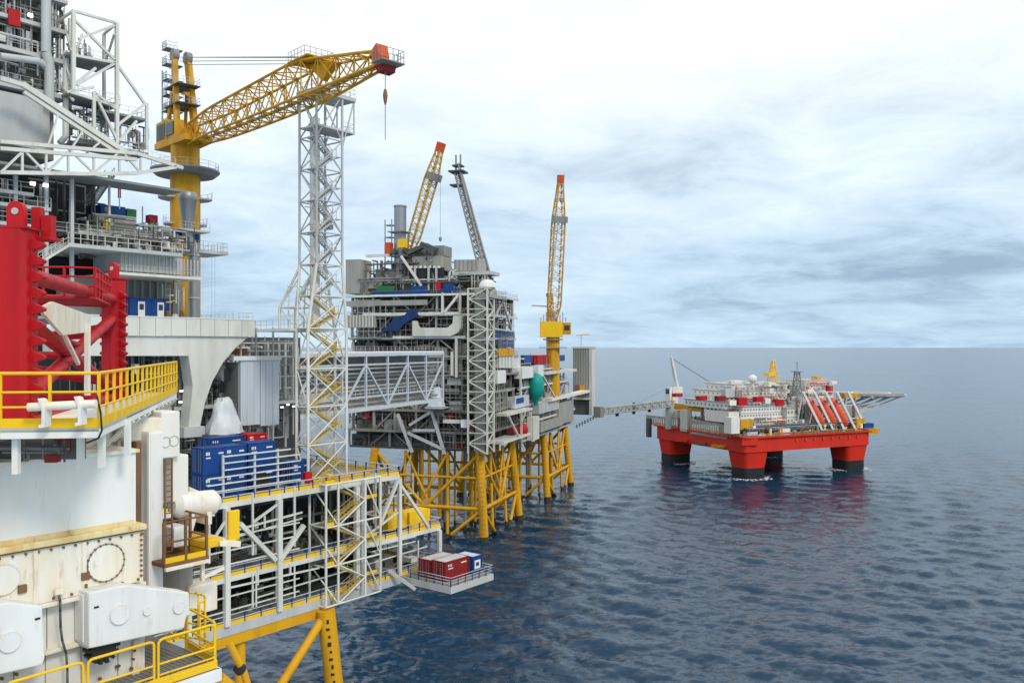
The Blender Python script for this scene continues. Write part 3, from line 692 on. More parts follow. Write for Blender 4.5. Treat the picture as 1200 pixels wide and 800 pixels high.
# a rounded vessel wrapped in pale sheeting
def wrapped(F, loc_, r, h, label, seed):
    rg = random.Random(seed); b = MB(); n = 22; prof = [(1.05, 0), (1.0, .08), (.9, .25), (.72, .42), (.60, .55), (.56, .72), (.48, .88), (.30, .97), (.02, 1.0)]
    ph = [rg.uniform(0, 6.28) for _ in range(5)]
    for j, (a, z_) in enumerate(prof):
        for i in range(n):
            th_ = 6.2832 * i / n; k_ = 1 + .10 * math.sin(3 * th_ + ph[0] + z_ * 4) + .07 * math.sin(7 * th_ + ph[1] - z_ * 6) + .05 * rg.uniform(-1, 1)
            b.v.append((a * r * k_ * math.cos(th_), a * r * k_ * math.sin(th_), z_ * h + .06 * h * rg.uniform(-1, 1) * (0 < j < 8)))
    for j in range(len(prof) - 1):
        for i in range(n): b.f.append([j * n + i, j * n + (i + 1) % n, (j + 1) * n + (i + 1) % n, (j + 1) * n + i]); b.sm.append(True)
    me = b.mesh('wrapped_equipment', 'tarp'); o = new('wrapped_equipment', me); o.location = F.wor(loc_); o.rotation_euler.z = F.a
    return tag(o, label, 'equipment')
p = ony(262, 490, 12.6); wrapped(FA, (p.x, 12.6, Z2 + 6.6), 2.4, 4.6, 'equipment wrapped in pale plastic sheeting beside the grey wind wall', 3)
box(TA, 'wrap_stand', p.x - 3, 11.5, Z2, p.x + 3, 14.4, Z2 + 6.6, 'dgrey')
for px, py in ((331, 477), (338, 474), (345, 476), (212, 471), (217, 497), (213, 458)):
    c = ony(px, py, 14.6); box(TA, 'flood_lamp', c.x - .2, c.y, c.z - .1, c.x + .2, c.y + .2, c.z + .1, 'lamp')
# tall module wall at top left with its storeys of steelwork
yU = 20.0
xE = xa(74, yU)
zz = [ony(20, q, yU).z for q in (176, 150, 104, 62, 26, -20, -60)]
box(TA, 'module_wall', xE - 30, yU + 2.5, zz[0], xE, yU + 14, zz[-1], 'bgrey')
for i in range(26):
    x = xE - .3 - i * .62; box(TA, 'cladding_rib', x - .09, yU + 2.36, zz[3], x + .09, yU + 2.5, zz[-1], 'bgrey')
box(TA, 'clad_panel', xE - 20, yU + .2, ony(30, 172, yU).z, xa(59, yU), yU + 2.5, ony(30, 112, yU).z, 'lgrey')
for q, w_ in ((104, .5), (62, .5), (26, .45), (-10, .4)):
    z_ = ony(40, q, yU).z; box(TA, 'gallery', xE - 22, yU - .2, z_ - w_, xE + .5, yU + 2.3, z_, 'lgrey')
    rail(TA, [(xE - 22, yU - .1, z_), (xE + .4, yU - .1, z_)], 1.15, 'lgrey', sp=1.3, r=.03)
clutter(TA, xE - 16, xE + .3, yU + .2, yU + 2.2, ony(40, 100, yU).z, ony(40, -20, yU).z, 330, 8, ('lgrey', 'mgrey', 'dgrey', 'b2', 'b1', 'bgrey', 'truss_white'), .5)
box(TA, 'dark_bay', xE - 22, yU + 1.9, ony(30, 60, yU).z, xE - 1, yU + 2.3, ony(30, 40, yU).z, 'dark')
for a in range(6): x = xE - 1.6 - a * 2.1; box(TA, 'bay_post', x - .3, yU + .5, ony(30, 60, yU).z, x + .3, yU + .9, ony(30, 34, yU).z, 'lgrey')
FA.recty(TA, 'red_louvre', 10, 11, 24, 30, yU - .4, .4, 'red')
c = ony(36, 18, yU - .4); box(TA, 'flood_lamp', c.x - .25, c.y, c.z - .2, c.x + .25, c.y + .2, c.z + .2, 'lamp')
# big pipe drops
pp = MB(); pp.path([ony(54, -10, yU - .8), ony(54, 62, yU - .8), ony(58, 76, yU - .8), ony(58, 120, yU - .8)], .55, 12); pp.build('duct', 'lgrey', TA)
pp = MB(); pp.path([ony(0, 66, yU - .6), ony(46, 72, yU - .6), ony(57, 80, yU - .6), ony(57, 108, yU - .6)], .42, 12); pp.build('duct', 'lgrey', TA)
pp = MB(); pp.path([ony(77, 60, yU), ony(77, 160, yU), ony(70, 168, yU)], .36, 10); pp.build('duct', 'truss_white', TA)
# open lattice frame right of it
yL, yL2 = 18.0, 21.6
W3 = .30
for px, t0, b0 in ((86, 12, 106), (137, 27, 168)):
    br(px, t0, px, b0, .42, y=yL, name='lattice_post')
for px, t0, b0 in ((82, 22, 150), (122, 40, 150)):
    br(px, t0, px, b0, .34, y=yL2, name='lattice_post')
for a in ((86, 13, 136, 27), (86, 65, 136, 74), (82, 108, 140, 126), (86, 22, 134, 70), (92, 46, 134, 30), (90, 100, 135, 74), (86, 100, 112, 80), (136, 74, 170, 122), (170, 122, 136, 148), (110, 108, 138, 166), (160, 142, 140, 165), (78, 108, 110, 102), (110, 108, 136, 128)):
    br(*a, W3, y=yL)
for a in ((62, 30, 84, 14), (74, 24, 84, 60), (122, 40, 134, 30), (72, 70, 80, 60), (65, 92, 86, 118), (70, 62, 86, 100), (96, 40, 88, 66), (124, 72, 134, 40)):
    br(*a, .24, y=yL2, y2=yL)
for px in (110, 172): br(px, 108 if px < 150 else 121, px, 150 if px < 150 else 172, .34, y=yL, name='lattice_post')
for a, b, q, dz in ((84, 136, 66, .25), (80, 142, 112, .3), (118, 173, 130, .3), (92, 175, 168, .4)):
    z_ = ony((a + b) / 2, q + 3, yL).z
    box(TA, 'platform', xa(a, yL), yL + .2, z_ - dz, xa(b, yL), yL + 4.2, z_, 'mgrey')
    rail(TA, [(xa(a, yL), yL + .25, z_), (xa(b, yL), yL + .25, z_), (xa(b, yL), yL + 4, z_)], 1.1, 'truss_white', sp=1.2, r=.028)
clutter(TA, xa(82, yL + 2), xa(135, yL + 2), yL + 1, yL + 4, ony(110, 168, yL).z, ony(110, 120, yL).z, 70, 9, ('lgrey', 'mgrey', 'dgrey', 'bgrey'), .5)
clutter(TA, xa(82, yL + 2), xa(112, yL + 2), yL + 1, yL + 4, ony(110, 66, yL).z, ony(110, 45, yL).z, 16, 91, ('lgrey', 'mgrey'), .45)
clutter(TA, xa(138, yL + 2), xa(172, yL + 2), yL + 1, yL + 4, ony(150, 168, yL).z, ony(150, 140, yL).z, 34, 92, ('lgrey', 'mgrey', 'dgrey', 'bgrey'), .5)
# sloping heavy beams and the walkway truss that leads to the crane
for a in ((26, 99, 152, 182, .62), (28, 108, 150, 188, .4), (0, 92, 28, 100, .5)): br(*a, y=yL - 1, name='sloping_beam')
for a in ((0, 166, 160, 180), (160, 180, 214, 197), (0, 174, 160, 187), (0, 202, 100, 204), (100, 204, 160, 203), (160, 203, 206, 196)): br(*a, .42, y=yL - 1.6, name='truss_chord')
tx = [0, 26, 54, 80, 110, 140, 165]
for i, (a, b) in enumerate(zip(tx[:-1], tx[1:])):
    br(a, 174, b, 203, .24, y=yL - 1.6) if i % 2 else br(a, 203, b, 178, .24, y=yL - 1.6); br(b, 178 + (b - 26) * .06, b, 203, .24, y=yL - 1.6)
for a in ((54, 178, 68, 135), (80, 180, 98, 152), (100, 181, 118, 166)): br(*a, .2, y=yL - 1.2)
z_ = ony(100, 204, yL - 1.6).z; box(TA, 'walkway_deck', xa(-60, yL), yL - 1.4, z_ - .3, xa(208, yL), yL + 3, z_, 'mgrey')
rail(TA, [(xa(150, yL - 1.5), yL - 1.5, ony(160, 182, yL - 1.5).z), (xa(206, yL - 1.5), yL - 1.5, ony(206, 196, yL - 1.5).z)], 1.1, 'truss_white', sp=1.1, r=.025)
# dark bay under the truss, galleries with lamps
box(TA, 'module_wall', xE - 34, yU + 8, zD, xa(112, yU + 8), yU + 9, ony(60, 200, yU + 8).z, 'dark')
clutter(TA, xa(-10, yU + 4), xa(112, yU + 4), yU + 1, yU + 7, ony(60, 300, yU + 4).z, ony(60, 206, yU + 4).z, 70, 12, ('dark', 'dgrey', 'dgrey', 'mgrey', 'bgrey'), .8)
for q0, px1 in ((240, 60), (262, 60), (225, 40)):
    z_ = ony(30, q0, yU - 1).z; box(TA, 'gallery', xa(-60, yU - 1), yU - 1, z_ - .4, xa(px1, yU - 1), yU + 1.5, z_, 'lgrey')
    rail(TA, [(xa(-40, yU - 1), yU - .95, z_), (xa(px1, yU - 1), yU - .95, z_)], 1.15, 'truss_white', sp=1.4, r=.03)
for px in (18, 54, 84): br(px, 206, px, 330, .4, 'lgrey', y=yU - .6, name='column')
for px, py in ((39, 215), (54, 217)):
    c = ony(px, py, yU - 1.2); box(TA, 'flood_lamp', c.x - .26, c.y, c.z - .2, c.x + .26, c.y + .25, c.z + .2, 'lamp')
# stair going up to the truss
stair(TA, ony(112, 238, yU + 1), ony(134, 206, yU + 1), (0, 2.4, 0), 'mgrey', 'mgrey')
br(128, 204, 128, 270, .24, 'truss_white', y=yU, name='column'); FA.recty(TA, 'yellow_post', 124, 258, 127, 270, yU, .3, 'yellow')
# middle terraces: railed catwalks, kit, ribbed wall
yM_ = 16.0
zc1 = ony(140, 290, yM_).z; zc2 = ony(190, 322, yM_).z
box(TA, 'catwalk', xa(80, yM_), yM_, zc1 - .45, xa(214, yM_), yM_ + 12, zc1, 'lgrey')
rail(TA, [(xa(80, yM_), yM_ + .05, zc1), (xa(214, yM_), yM_ + .05, zc1)], 1.2, 'truss_white', sp=1.5, r=.04, sep=False)
rail(TA, [(xa(80, yM_), yM_ + 3.5, zc1 + 1.6), (xa(200, yM_), yM_ + 3.5, zc1 + 1.6)], 1.2, 'truss_white', sp=1.5, r=.03)
stair(TA, ony(50, 306, yM_), ony(80, 288, yM_), (0, 1.2, 0), 'truss_white', 'lgrey')
clutter(TA, xa(95, yM_ + 5), xa(215, yM_ + 5), yM_ + 1.5, yM_ + 11, zc1, ony(150, 252, yM_).z, 190, 14, ('lgrey', 'mgrey', 'truss_white', 'b2', 'bgrey', 'dgrey', 'b1'), .6)
FA.recty(TA, 'blue_cabin', 118, 241, 147, 252, yM_ + 9, 4, 'blue'); FA.recty(TA, 'green_cabin', 149, 245, 160, 254, yM_ + 9, 3, 'green'); FA.recty(TA, 'white_cabin', 116, 252, 160, 284, yM_ + 8.6, 3, 'truss_white')
FA.recty(TA, 'red_tank', 176, 252, 185, 261, yM_ + 6, 1.2, 'red'); FA.recty(TA, 'tank_stand', 177, 261, 184, 290, yM_ + 6.2, .8, 'lgrey'); FA.recty(TA, 'upper_terrace', 92, 276, 212, 279, yM_ + 4, 8, 'lgrey'); br(140, 222, 140, 245, .12, 'white', y=yM_ + 9, name='aerial'); br(140, 219, 140, 232, .3, 'red', y=yM_ + 9.4, name='aerial'); br(167, 242, 167, 262, .12, 'lgrey', y=yM_ + 6, name='aerial')
zw = ony(170, 319, yM_ + 2).z
box(TA, 'ribbed_wall', xa(141, yM_ + 2), yM_ + 2, zw, xa(214, yM_ + 2), yM_ + 9, zc1 - .45, 'lgrey')
for i in range(22):
    x = xa(142, yM_ + 2) + i * .5; box(TA, 'wall_rib', x - .08, yM_ + 1.88, zw, x + .08, yM_ + 2, zc1 - .5, 'lgrey')
box(TA, 'terrace', xa(139, yM_), yM_ - .2, zc2 - .35, xa(236, yM_), yM_ + 12, zc2, 'truss_white')
rail(TA, [(xa(139, yM_), yM_ - .1, zc2), (xa(234, yM_), yM_ - .1, zc2)], .9, 'lgrey', sp=.9, r=.025)
box(TA, 'module_wall', xa(70, yM_ + 7), yM_ + 7, zD, xa(214, yM_ + 7), yM_ + 8, zc2 - .4, 'mgrey')
for px in (150, 158, 167, 176, 185, 194, 205): FA.recty(TA, 'wall_rib', px - 1, 328, px + 1, 370, yM_ + 6.7, .3, 'bgrey')
clutter(TA, xa(205, yM_), xa(222, yM_), yM_ + 1, yM_ + 5, zD, zc2 - .4, 26, 15, ('lgrey', 'white', 'truss_white', 'rusty', 'yellow'), .5)
for px, lab in ((152, 'blue cabin container with pale door on the cantilever deck, beside the red leg'), (175, 'blue cabin container with pale door on the cantilever deck, beside the yellow crane pedestal')):
    x = xa(px, yM_ + 3); c_ = container(FA, x, yM_ + 3, zD + .1, 3.1, 2.45, 2.7, 'blue', lab, marks=False)
    box(c_, 'white_door', 1.1, -.06, .2, 2.0, .02, 2.2, 'white'); box(c_, 'door_window', 1.25, -.075, 1.15, 1.85, -.062, 1.9, 'window')
# exhaust funnel and its pipe in front of the crane pedestal
yX = 24.0
pf = ony(220, 262, yX); b = MB(); r_ = .72
b.lathe([(1.0, 5.0), (1.28, 4.6), (1.28, 3.9), (1.2, 3.8), (.78, .3), (.72, 0)], (pf.x, yX, pf.z - .6), 20); b.build('exhaust_funnel', 'steel', TA)
pp = MB(); pl = ony(227, 290, yX); pb = ony(227, 373, yX); pp.path([V((pf.x, yX, pf.z)), V((pf.x, yX, pf.z - 2)), V((pl.x, yX, pl.z)), V((pl.x, yX, zD))], .72, 14); pp.build('exhaust_pipe', 'steel', TA)
for q in (300, 325, 350): z_ = ony(227, q, yX).z; tube(TA, 'pipe_flange', (pl.x, yX, z_), (pl.x, yX, z_ + .18), .86, 'lgrey', 16)
z_ = ony(222, 270, yX).z; box(TA, 'platform', xa(204, yX), yX - 1.4, z_ - .25, xa(240, yX), yX + 5, z_, 'lgrey'); rail(TA, [(xa(204, yX), yX - 1.3, z_), (xa(240, yX), yX - 1.3, z_)], 1, 'lgrey', sp=1, r=.025)
FA.recty(TA, 'blue_tank', 207, 270, 234, 283, yX + 1.5, 2, 'blue')
z_ = ony(245, 294, yX + 2).z; box(TA, 'side_balcony', xa(205, yX + 2), yX + 1, z_ - .5, xa(263, yX + 2), yX + 7, z_, 'lgrey'); rail(TA, [(xa(205, yX + 2), yX + 1.1, z_), (xa(262, yX + 2), yX + 1.1, z_), (xa(262, yX + 2), yX + 6.8, z_)], 1.25, 'lgrey', sp=.8, r=.03, pmat='bluegrey')
for px in (248, 252):
    a = ony(px, 297, yX + 2); tube(TA, 'hanging_line', a, V((a.x, a.y, zD)), .02, 'lgrey', 5)

# ================================================================== CRANE A
CP = V((-53.6, 140.0, 0))
TIP = V((-14.1, 98.9, 0)); dirb = (TIP - CP).normalized()
CRa = math.atan2(dirb.y, dirb.x)
CR = thing('pedestal_crane', 'large yellow lattice-boom crane lowered onto the stair tower', 'crane', tuple(CP), CRa)
LB = (TIP - CP).length
def zpix(py, Y): return CAMZ - (py - 407) / 1000 * Y
zs1 = zpix(201, 140)
b = MB(); b.tube((0, 0, 62), (0, 0, zs1), 2.35, 28); b.build('pedestal', 'crane_yellow', CR)
b = MB(); b.lathe([(0, -.2), (4.6, -.2), (5.4, .5), (5.4, .75), (0, .75)], (0, 0, zs1 - .6), 28, False); b.build('slew_platform', 'mgrey', CR)
rail(CR, [(5.2 * math.cos(R(a)), 5.2 * math.sin(R(a)), zs1 + .15) for a in range(0, 361, 20)], 1.1, 'lgrey', sp=2, r=.03)
for z_, rr in ((zpix(231, 138), 4.2), (zpix(262, 138), 3.4)):
    b = MB(); b.poly([V((rr * math.cos(R(a)), rr * math.sin(R(a)), z_)) for a in range(60, 300, 20)], (0, 0, .25)); b.build('access_ring', 'lgrey', CR)
    rail(CR, [(rr * math.cos(R(a)), rr * math.sin(R(a)), z_ + .25) for a in range(60, 290, 20)], 1.1, 'lgrey', sp=1.5, r=.025)
b = MB(); b.tube((0, 0, zs1 + .1), (0, 0, zpix(172, 140)), 2.25, 28); b.build('slew_column', 'crane_yellow', CR)
zk = zpix(172, 140)
b = MB(); b.poly([V((-6.2, -2.6, zk)), V((5.2, -2.2, zk)), V((5.2, 2.2, zk)), V((-6.2, 2.6, zk))], (0, 0, 1.0)); b.build('king_frame', 'crane_yellow', CR)
box(CR, 'machinery_house', -6.0, -2.4, zk + 1.0, -1.6, 2.4, zk + 4.4, 'crane_yellow')
box(CR, 'cabin_window', -1.9, -2.48, zk + 1.6, 1.0, -2.3, zk + 3.6, 'window'); box(CR, 'cabin', -1.6, -2.3, zk + 1.0, 1.2, -.7, zk + 4.0, 'crane_yellow')
box(CR, 'machinery_grille', -5.6, -2.47, zk + 1.4, -2.4, -2.38, zk + 3.9, 'dgrey')
zmast = zpix(64, 140)
for s_ in (-1.1, 1.1):
    bar(CR, 'mast_leg', (.6, s_ * 1.4, zk + 1), (-1.6, s_, zmast), .85, 'crane_yellow', 1.0)
    bar(CR, 'mast_strut', (-4.2, s_ * 1.5, zk + 1), (-2.2, s_ * 1.05, zmast - 6), .5, 'crane_yellow')
    tube(CR, 'mast_sheave', (-1.6, s_ - .45, zmast), (-1.6, s_ + .45, zmast), 1.0, 'mgrey', 18)
for q in (101, 123):
    z_ = zpix(q, 140); box(CR, 'mast_platform', -4.0, -1.9, z_ - .15, 1.6, 1.9, z_, 'dgrey')
    rail(CR, [(-3.9, -1.8, z_), (1.5, -1.8, z_), (1.5, 1.8, z_), (-3.9, 1.8, z_), (-3.9, -1.8, z_)], 1.1, 'bluegrey', sp=1, r=.03)
bar(CR, 'luffing_stop', (-1, 0, zpix(108, 140)), (4.6, -1.4, zpix(115, 138)), .5, 'crane_yellow')
# laddercage behind the mast
cg = MB()
for i in range(44):
    z_ = zk + 2 + i * .42
    if z_ < zmast: cg.bar((-4.7, -.4, z_), (-4.7, .4, z_), .06)
for s_ in (-.4, .4): cg.bar((-4.7, s_, zk + 2), (-4.7, s_, zmast - .3), .08)
for i in range(14):
    z_ = zk + 3.6 + i * 1.15; cg.path([V((-4.7 - .75 * math.sin(R(a)), -.8 * math.cos(R(a)) , z_)) for a in range(0, 181, 30)], .05, 5)
cg.build('ladder_cage', 'bluegrey', CR)
for i_ in range(6):
    z_ = zk + 4 + i_ * 2.6; box(CR, 'rest_landing', -6.3, -1.4, z_, -4.2, 1.4, z_ + .12, 'mgrey'); rail(CR, [(-6.2, -1.3, z_ + .12), (-4.3, -1.3, z_ + .12)], 1.2, 'bluegrey', sp=.7, r=.05, rails=(.3, .6, 1)); rail(CR, [(-6.2, -1.3, z_ + .12), (-6.2, 1.3, z_ + .12)], 1.2, 'bluegrey', sp=.7, r=.05)
for s_ in (-1.3, 1.3): bar(CR, 'landing_post', (-6.2, s_, zk + 2), (-6.2, s_, zmast - 1.5), .22, 'bluegrey')
# boom: flat bottom, raised knee
zb0, zbt = 92.7, 96.6
nb = 14; xs0, xk, xt = 3.2, LB * .68, LB - 2.2
st = []
for i in range(nb + 1):
    x = xs0 + (xt - xs0) * i / nb; f_ = (x - xs0) / (xt - xs0)
    if x < xk: zt_ = 95.9 + (97.2 - 95.9) * (x - xs0) / (xk - xs0)
    else: zt_ = 97.2 + (94.7 - 97.2) * (x - xk) / (xt - xk)
    zb_ = 92.7 - .35 * math.sin(math.pi * f_) + (.3 * max(0, (f_ - .75) / .25))
    hw = .9 + 1.0 * min(1, f_ / .18) * 1.0 - 1.15 * max(0, (f_ - .7) / .3)
    st.append((x, hw, zb_, zt_))
def bc(i, k_):
    x, hw, a, b_ = st[i]; return V((x, (-hw, hw, hw, -hw)[k_], (a, a, b_, b_)[k_]))
for i in range(nb):
    for k_ in range(4):
        g = (k_ + 1) % 4
        tube(CR, 'boom_chord', bc(i, k_), bc(i + 1, k_), .19, 'crane_yellow')
        tube(CR, 'boom_brace', bc(i, k_), bc(i, g), .10, 'crane_yellow')
        a, b_ = (k_, g) if (i + k_) % 2 else (g, k_)
        mid = (bc(i, k_) + bc(i, g) + bc(i + 1, k_) + bc(i + 1, g)) / 4
        tube(CR, 'boom_brace', bc(i, a), bc(i + 1, b_), .09, 'crane_yellow')
        tube(CR, 'boom_brace', bc(i, b_), bc(i + 1, a), .08, 'crane_yellow')
wk = MB()
for i in range(nb): wk.bar(V((st[i][0], .0, st[i][2] + .35)), V((st[i + 1][0], 0, st[i + 1][2] + .35)), .8, .08)
wk.build('boom_walkway', 'mgrey', CR)
for s_ in (-.95, .95): bar(CR, 'boom_foot', (1.6, s_, zk + 1.6), bc(0, 0 if s_ < 0 else 1) + V((0, 0, 1.4)), .7, 'crane_yellow', 1.6)
x = xt; 
b = MB(); b.poly([V((x - .4, -.8, 92.8)), V((x + .6, -.8, 93.0)), V((x + .9, -.8, 94.1)), V((x + .5, -.8, 95.5)), V((x - .3, -.8, 95.0))], (0, 1.6, 0)); b.build('boom_head', 'orange_tip', CR)
b = MB(); b.poly([V((x + .3, -.6, 92.1)), V((x + 1.5, -.6, 92.2)), V((x + 1.7, -.6, 92.9)), V((x + .5, -.6, 93.1))], (0, 1.8, 0)); b.build('tip_sheave_block', 'maroon', CR)
box(CR, 'tip_platform', x + .8, -1.7, 92.9, x + 2.9, 1.6, 93.05, 'mgrey'); rail(CR, [(x + .9, -1.6, 93.05), (x + 2.8, -1.6, 93.05), (x + 2.8, 1.5, 93.05), (x + .9, 1.5, 93.05)], 1.4, 'mgrey', sp=.7, r=.035)
# knee platform and gantry
kx = xk; box(CR, 'knee_platform', kx - 1.6, -2.2, 97.1, kx + 3.5, 2.2, 97.25, 'crane_yellow'); rail(CR, [(kx - 1.5, -2.1, 97.25), (kx + 2.6, -2.1, 97.25), (kx + 2.6, 2.1, 97.25), (kx - 1.5, 2.1, 97.25)], 1.25, 'mgrey', sp=.8, r=.03)
b = MB(); b.poly([V((kx, -.4, 97.0)), V((kx + 7, -.4, 95.7)), V((kx + 4, -.4, 94.0)), V((kx + 2.5, -.4, 95.2))], (0, .8, 0)); b.build('knee_gusset', 'crane_yellow', CR)
for i, (s_, dz) in enumerate(((-.9, 0), (-.3, -.5), (.4, .3), (.9, -.8))): tube(CR, 'pendant_line', (-1.6, s_, zmast - .3 + dz), (kx, s_, 97.9 + dz * .6), .055, 'mgrey', 6)
hx = x + 1.2; tube(CR, 'hoist_line', (hx, 0, 92.7), (hx, 0, 84.2), .05, 'mgrey', 6)
b = MB(); b.lathe([(.02, 90.2), (.18, 90.0), (.28, 89.4), (.20, 88.7), (.08, 88.3), (.02, 88.2)], (hx, 0, 0), 12); b.build('hook_block', 'rusty', CR)

# ================================================================== LINK BRIDGE
BR = thing('link_bridge', 'white enclosed truss bridge linking the two fixed platforms', 'bridge', (-57.5, 158, 0), math.atan2(86, 35.5))
LBr = 90.0; w2 = 4.0; zB, zTp = 45.3, 58.3
nbay = 9
for s_ in (-w2, w2):
    for z_ in (zB, zTp): bar(BR, 'chord', (0, s_, z_), (LBr, s_, z_), .75, 'bluegrey')
    bar(BR, 'mid_chord', (0, s_, zB + 3.0), (LBr, s_, zB + 3.0), .35, 'bluegrey')
    bar(BR, 'mid_chord', (0, s_, zTp - 2.4), (LBr, s_, zTp - 2.4), .35, 'bluegrey')
    for i in range(nbay + 1):
        x = LBr * i / nbay; bar(BR, 'vertical', (x, s_, zB + .35), (x, s_, zTp - .35), .5, 'bluegrey')
        if i < nbay:
            x2 = LBr * (i + 1) / nbay
            if i % 2: bar(BR, 'diagonal', (x, s_, zTp - 2.4), (x2, s_, zB + .4), .42, 'bluegrey')
            else: bar(BR, 'diagonal', (x, s_, zB + .4), (x2, s_, zTp - 2.4), .42, 'bluegrey')
for i in range(nbay + 1):
    x = LBr * i / nbay
    for z_ in (zB, zTp): bar(BR, 'cross_beam', (x, -w2, z_), (x, w2, z_), .4, 'bluegrey')
box(BR, 'lower_floor', 0, -w2, zB + .3, LBr, w2, zB + .55, 'lgrey'); box(BR, 'roof_deck', 0, -w2 - .3, zTp + .38, LBr, w2 + .3, zTp + .7, 'white')
box(BR, 'inner_or_shade_wall', 0, .6, zB + .6, LBr, .8, zTp - .6, 'mgrey')
pw = MB()
rg = random.Random(5)
for i in range(10): z_ = zB + 1 + i * 1.05 + rg.random() * .5; pw.tube((0, -1.0 - rg.random() * 1.6, z_), (LBr, -1.0 - rg.random() * 1.6, z_), rg.uniform(.12, .3), 8)
pw.build('pipe_bundle', 'lgrey', BR)
rail(BR, [(0, -w2 + .1, zTp + .7), (LBr, -w2 + .1, zTp + .7)], 1.2, 'lgrey', sp=2, r=.04)
rail(BR, [(0, -w2 + .3, zB + 3.1), (LBr, -w2 + .3, zB + 3.1)], 1.4, 'bluegrey', sp=2, r=.05)

# ================================================================== PLATFORM B (far row of platforms), south face x = 0, east face y = 0
FB = Frame(-8.7, 263.0, 72.4)
GJ = None
def jacket(F, x0, x1, y0, y1, ztop, zbr, label, nmid=1, name='platform_jacket', r=1.35):
    t = F.th(name, label, 'jacket'); bt = 2.0; zb_ = -8
    c = {}
    for i, x in enumerate((x0, x1)):
        for j, y in enumerate((y0, y1)):
            dx_ = (-bt if i == 0 else bt); dy_ = (-bt if j == 0 else bt)
            a = V((x - dx_, y - dy_, ztop)); b_ = V((x + dx_ * .5, y + dy_ * .5, zb_)); c[i, j] = (a, b_)
            l_ = leg(t, a, b_, r)
            g_ = MB()
            for q in range(int((ztop - 1) / 1.4)):
                p = a.lerp(b_, (q + .5) * 1.4 / (ztop - zb_)); d_ = (F.loc((0, 0, p.z)) - p); d_.z = 0; d_.normalize(); s_ = d_.cross(V((0, 0, 1))); p = p + d_ * r
                g_.mbox(barM(p - s_ * .5, p + s_ * .5, .25, .2))
            g_.build('anode_band', 'jacket_yellow', l_)
    def pt(k_, z_):
        a, b_ = c[k_]; return a.lerp(b_, (ztop - z_) / (ztop - zb_))
    for k1, k2 in (((0, 0), (1, 0)), ((0, 0), (0, 1)), ((0, 1), (1, 1)), ((1, 0), (1, 1))):
        leg(t, pt(k1, zbr), pt(k2, zbr), .62, name='brace', n=12)
        m_ = (pt(k1, zbr) + pt(k2, zbr)) / 2
        leg(t, pt(k1, ztop - .5), m_, .55, name='brace', n=12); leg(t, pt(k2, ztop - .5), m_, .55, name='brace', n=12)
        leg(t, pt(k1, zbr), (pt(k1, -6) + pt(k2, -6)) / 2, .55, name='brace', n=12); leg(t, pt(k2, zbr), (pt(k1, -6) + pt(k2, -6)) / 2, .55, name='brace', n=12)
    for k1, k2 in (((0, 0), (1, 0)), ((0, 0), (0, 1)), ((1, 0), (1, 1))):
        q1, q2 = pt(k1, zbr), pt(k2, zbr); u1, u2 = pt(k1, ztop - .5), pt(k2, ztop - .5)
        for f_ in (.3, .7):
            leg(t, u1.lerp(u2, f_), q1.lerp(q2, f_ - .25 if f_ > .5 else f_ + .25), .4, name='brace', n=10); leg(t, u1.lerp(u2, f_), V((*q1.lerp(q2, f_).xy, -6)), .5, name='pile', n=10)
        leg(t, u1.lerp(q1, .45), u2.lerp(q2, .45), .4, name='brace', n=10)
    rg = random.Random(int(x0 + 3))
    for i in range(16):
        x = rg.uniform(x0 + 4, x1 - 4); y = rg.uniform(y0 + 4, min(y1 - 4, y0 + 26)); leg(t, V((x, y, ztop)), V((x, y, -6)), rg.uniform(.35, .6), 'jacket_yellow' if i % 3 else 'mgrey', name='conductor', n=10)
    return t
jacket(FB, 0, 36, 0, 40, 27.5, 10, 'yellow jacket of four legs and braces under the tall grey platform')
jacket(FB, 74, 112, 0, 36, 26.5, 9, 'yellow jacket of legs and braces under the low far platform, by the open sea')
for i, (x, y) in enumerate(((48, 4), (48, 26), (62, 4), (62, 26))): pass
TB = FB.th('drilling_platform', 'tall grey platform crowded with decks and pipes beyond the white bridge', 'oil platform')
ZB = [28.0, 33.7, 40.4, 46.0, 51.5, 57.5, 63.2, 70.5, 76.8]
XB, YB = 36.0, 48.0
def sx(px, x=0.0): return FB.onx(px, 407, x).y
def sz(px, py, x=0.0): return FB.onx(px, py, x).z
def BX(name, px0, py0, px1, py1, mat, x=-.3, d=1.0, par=None): return FB.rectx(par or TB, name, px0, py0, px1, py1, x, d, mat)
def BY(name, px0, py0, px1, py1, mat, y=-.3, d=1.0, par=None): return FB.recty(par or TB, name, px0, py0, px1, py1, y, d, mat)
pal = ('b2', 'b1', 'mgrey', 'b2', 'bgrey', 'dgrey', 'b1', 'lgrey', 'rusty')
inset = [4, 2, 2, 1, 2, 1, 1, 2, 0]
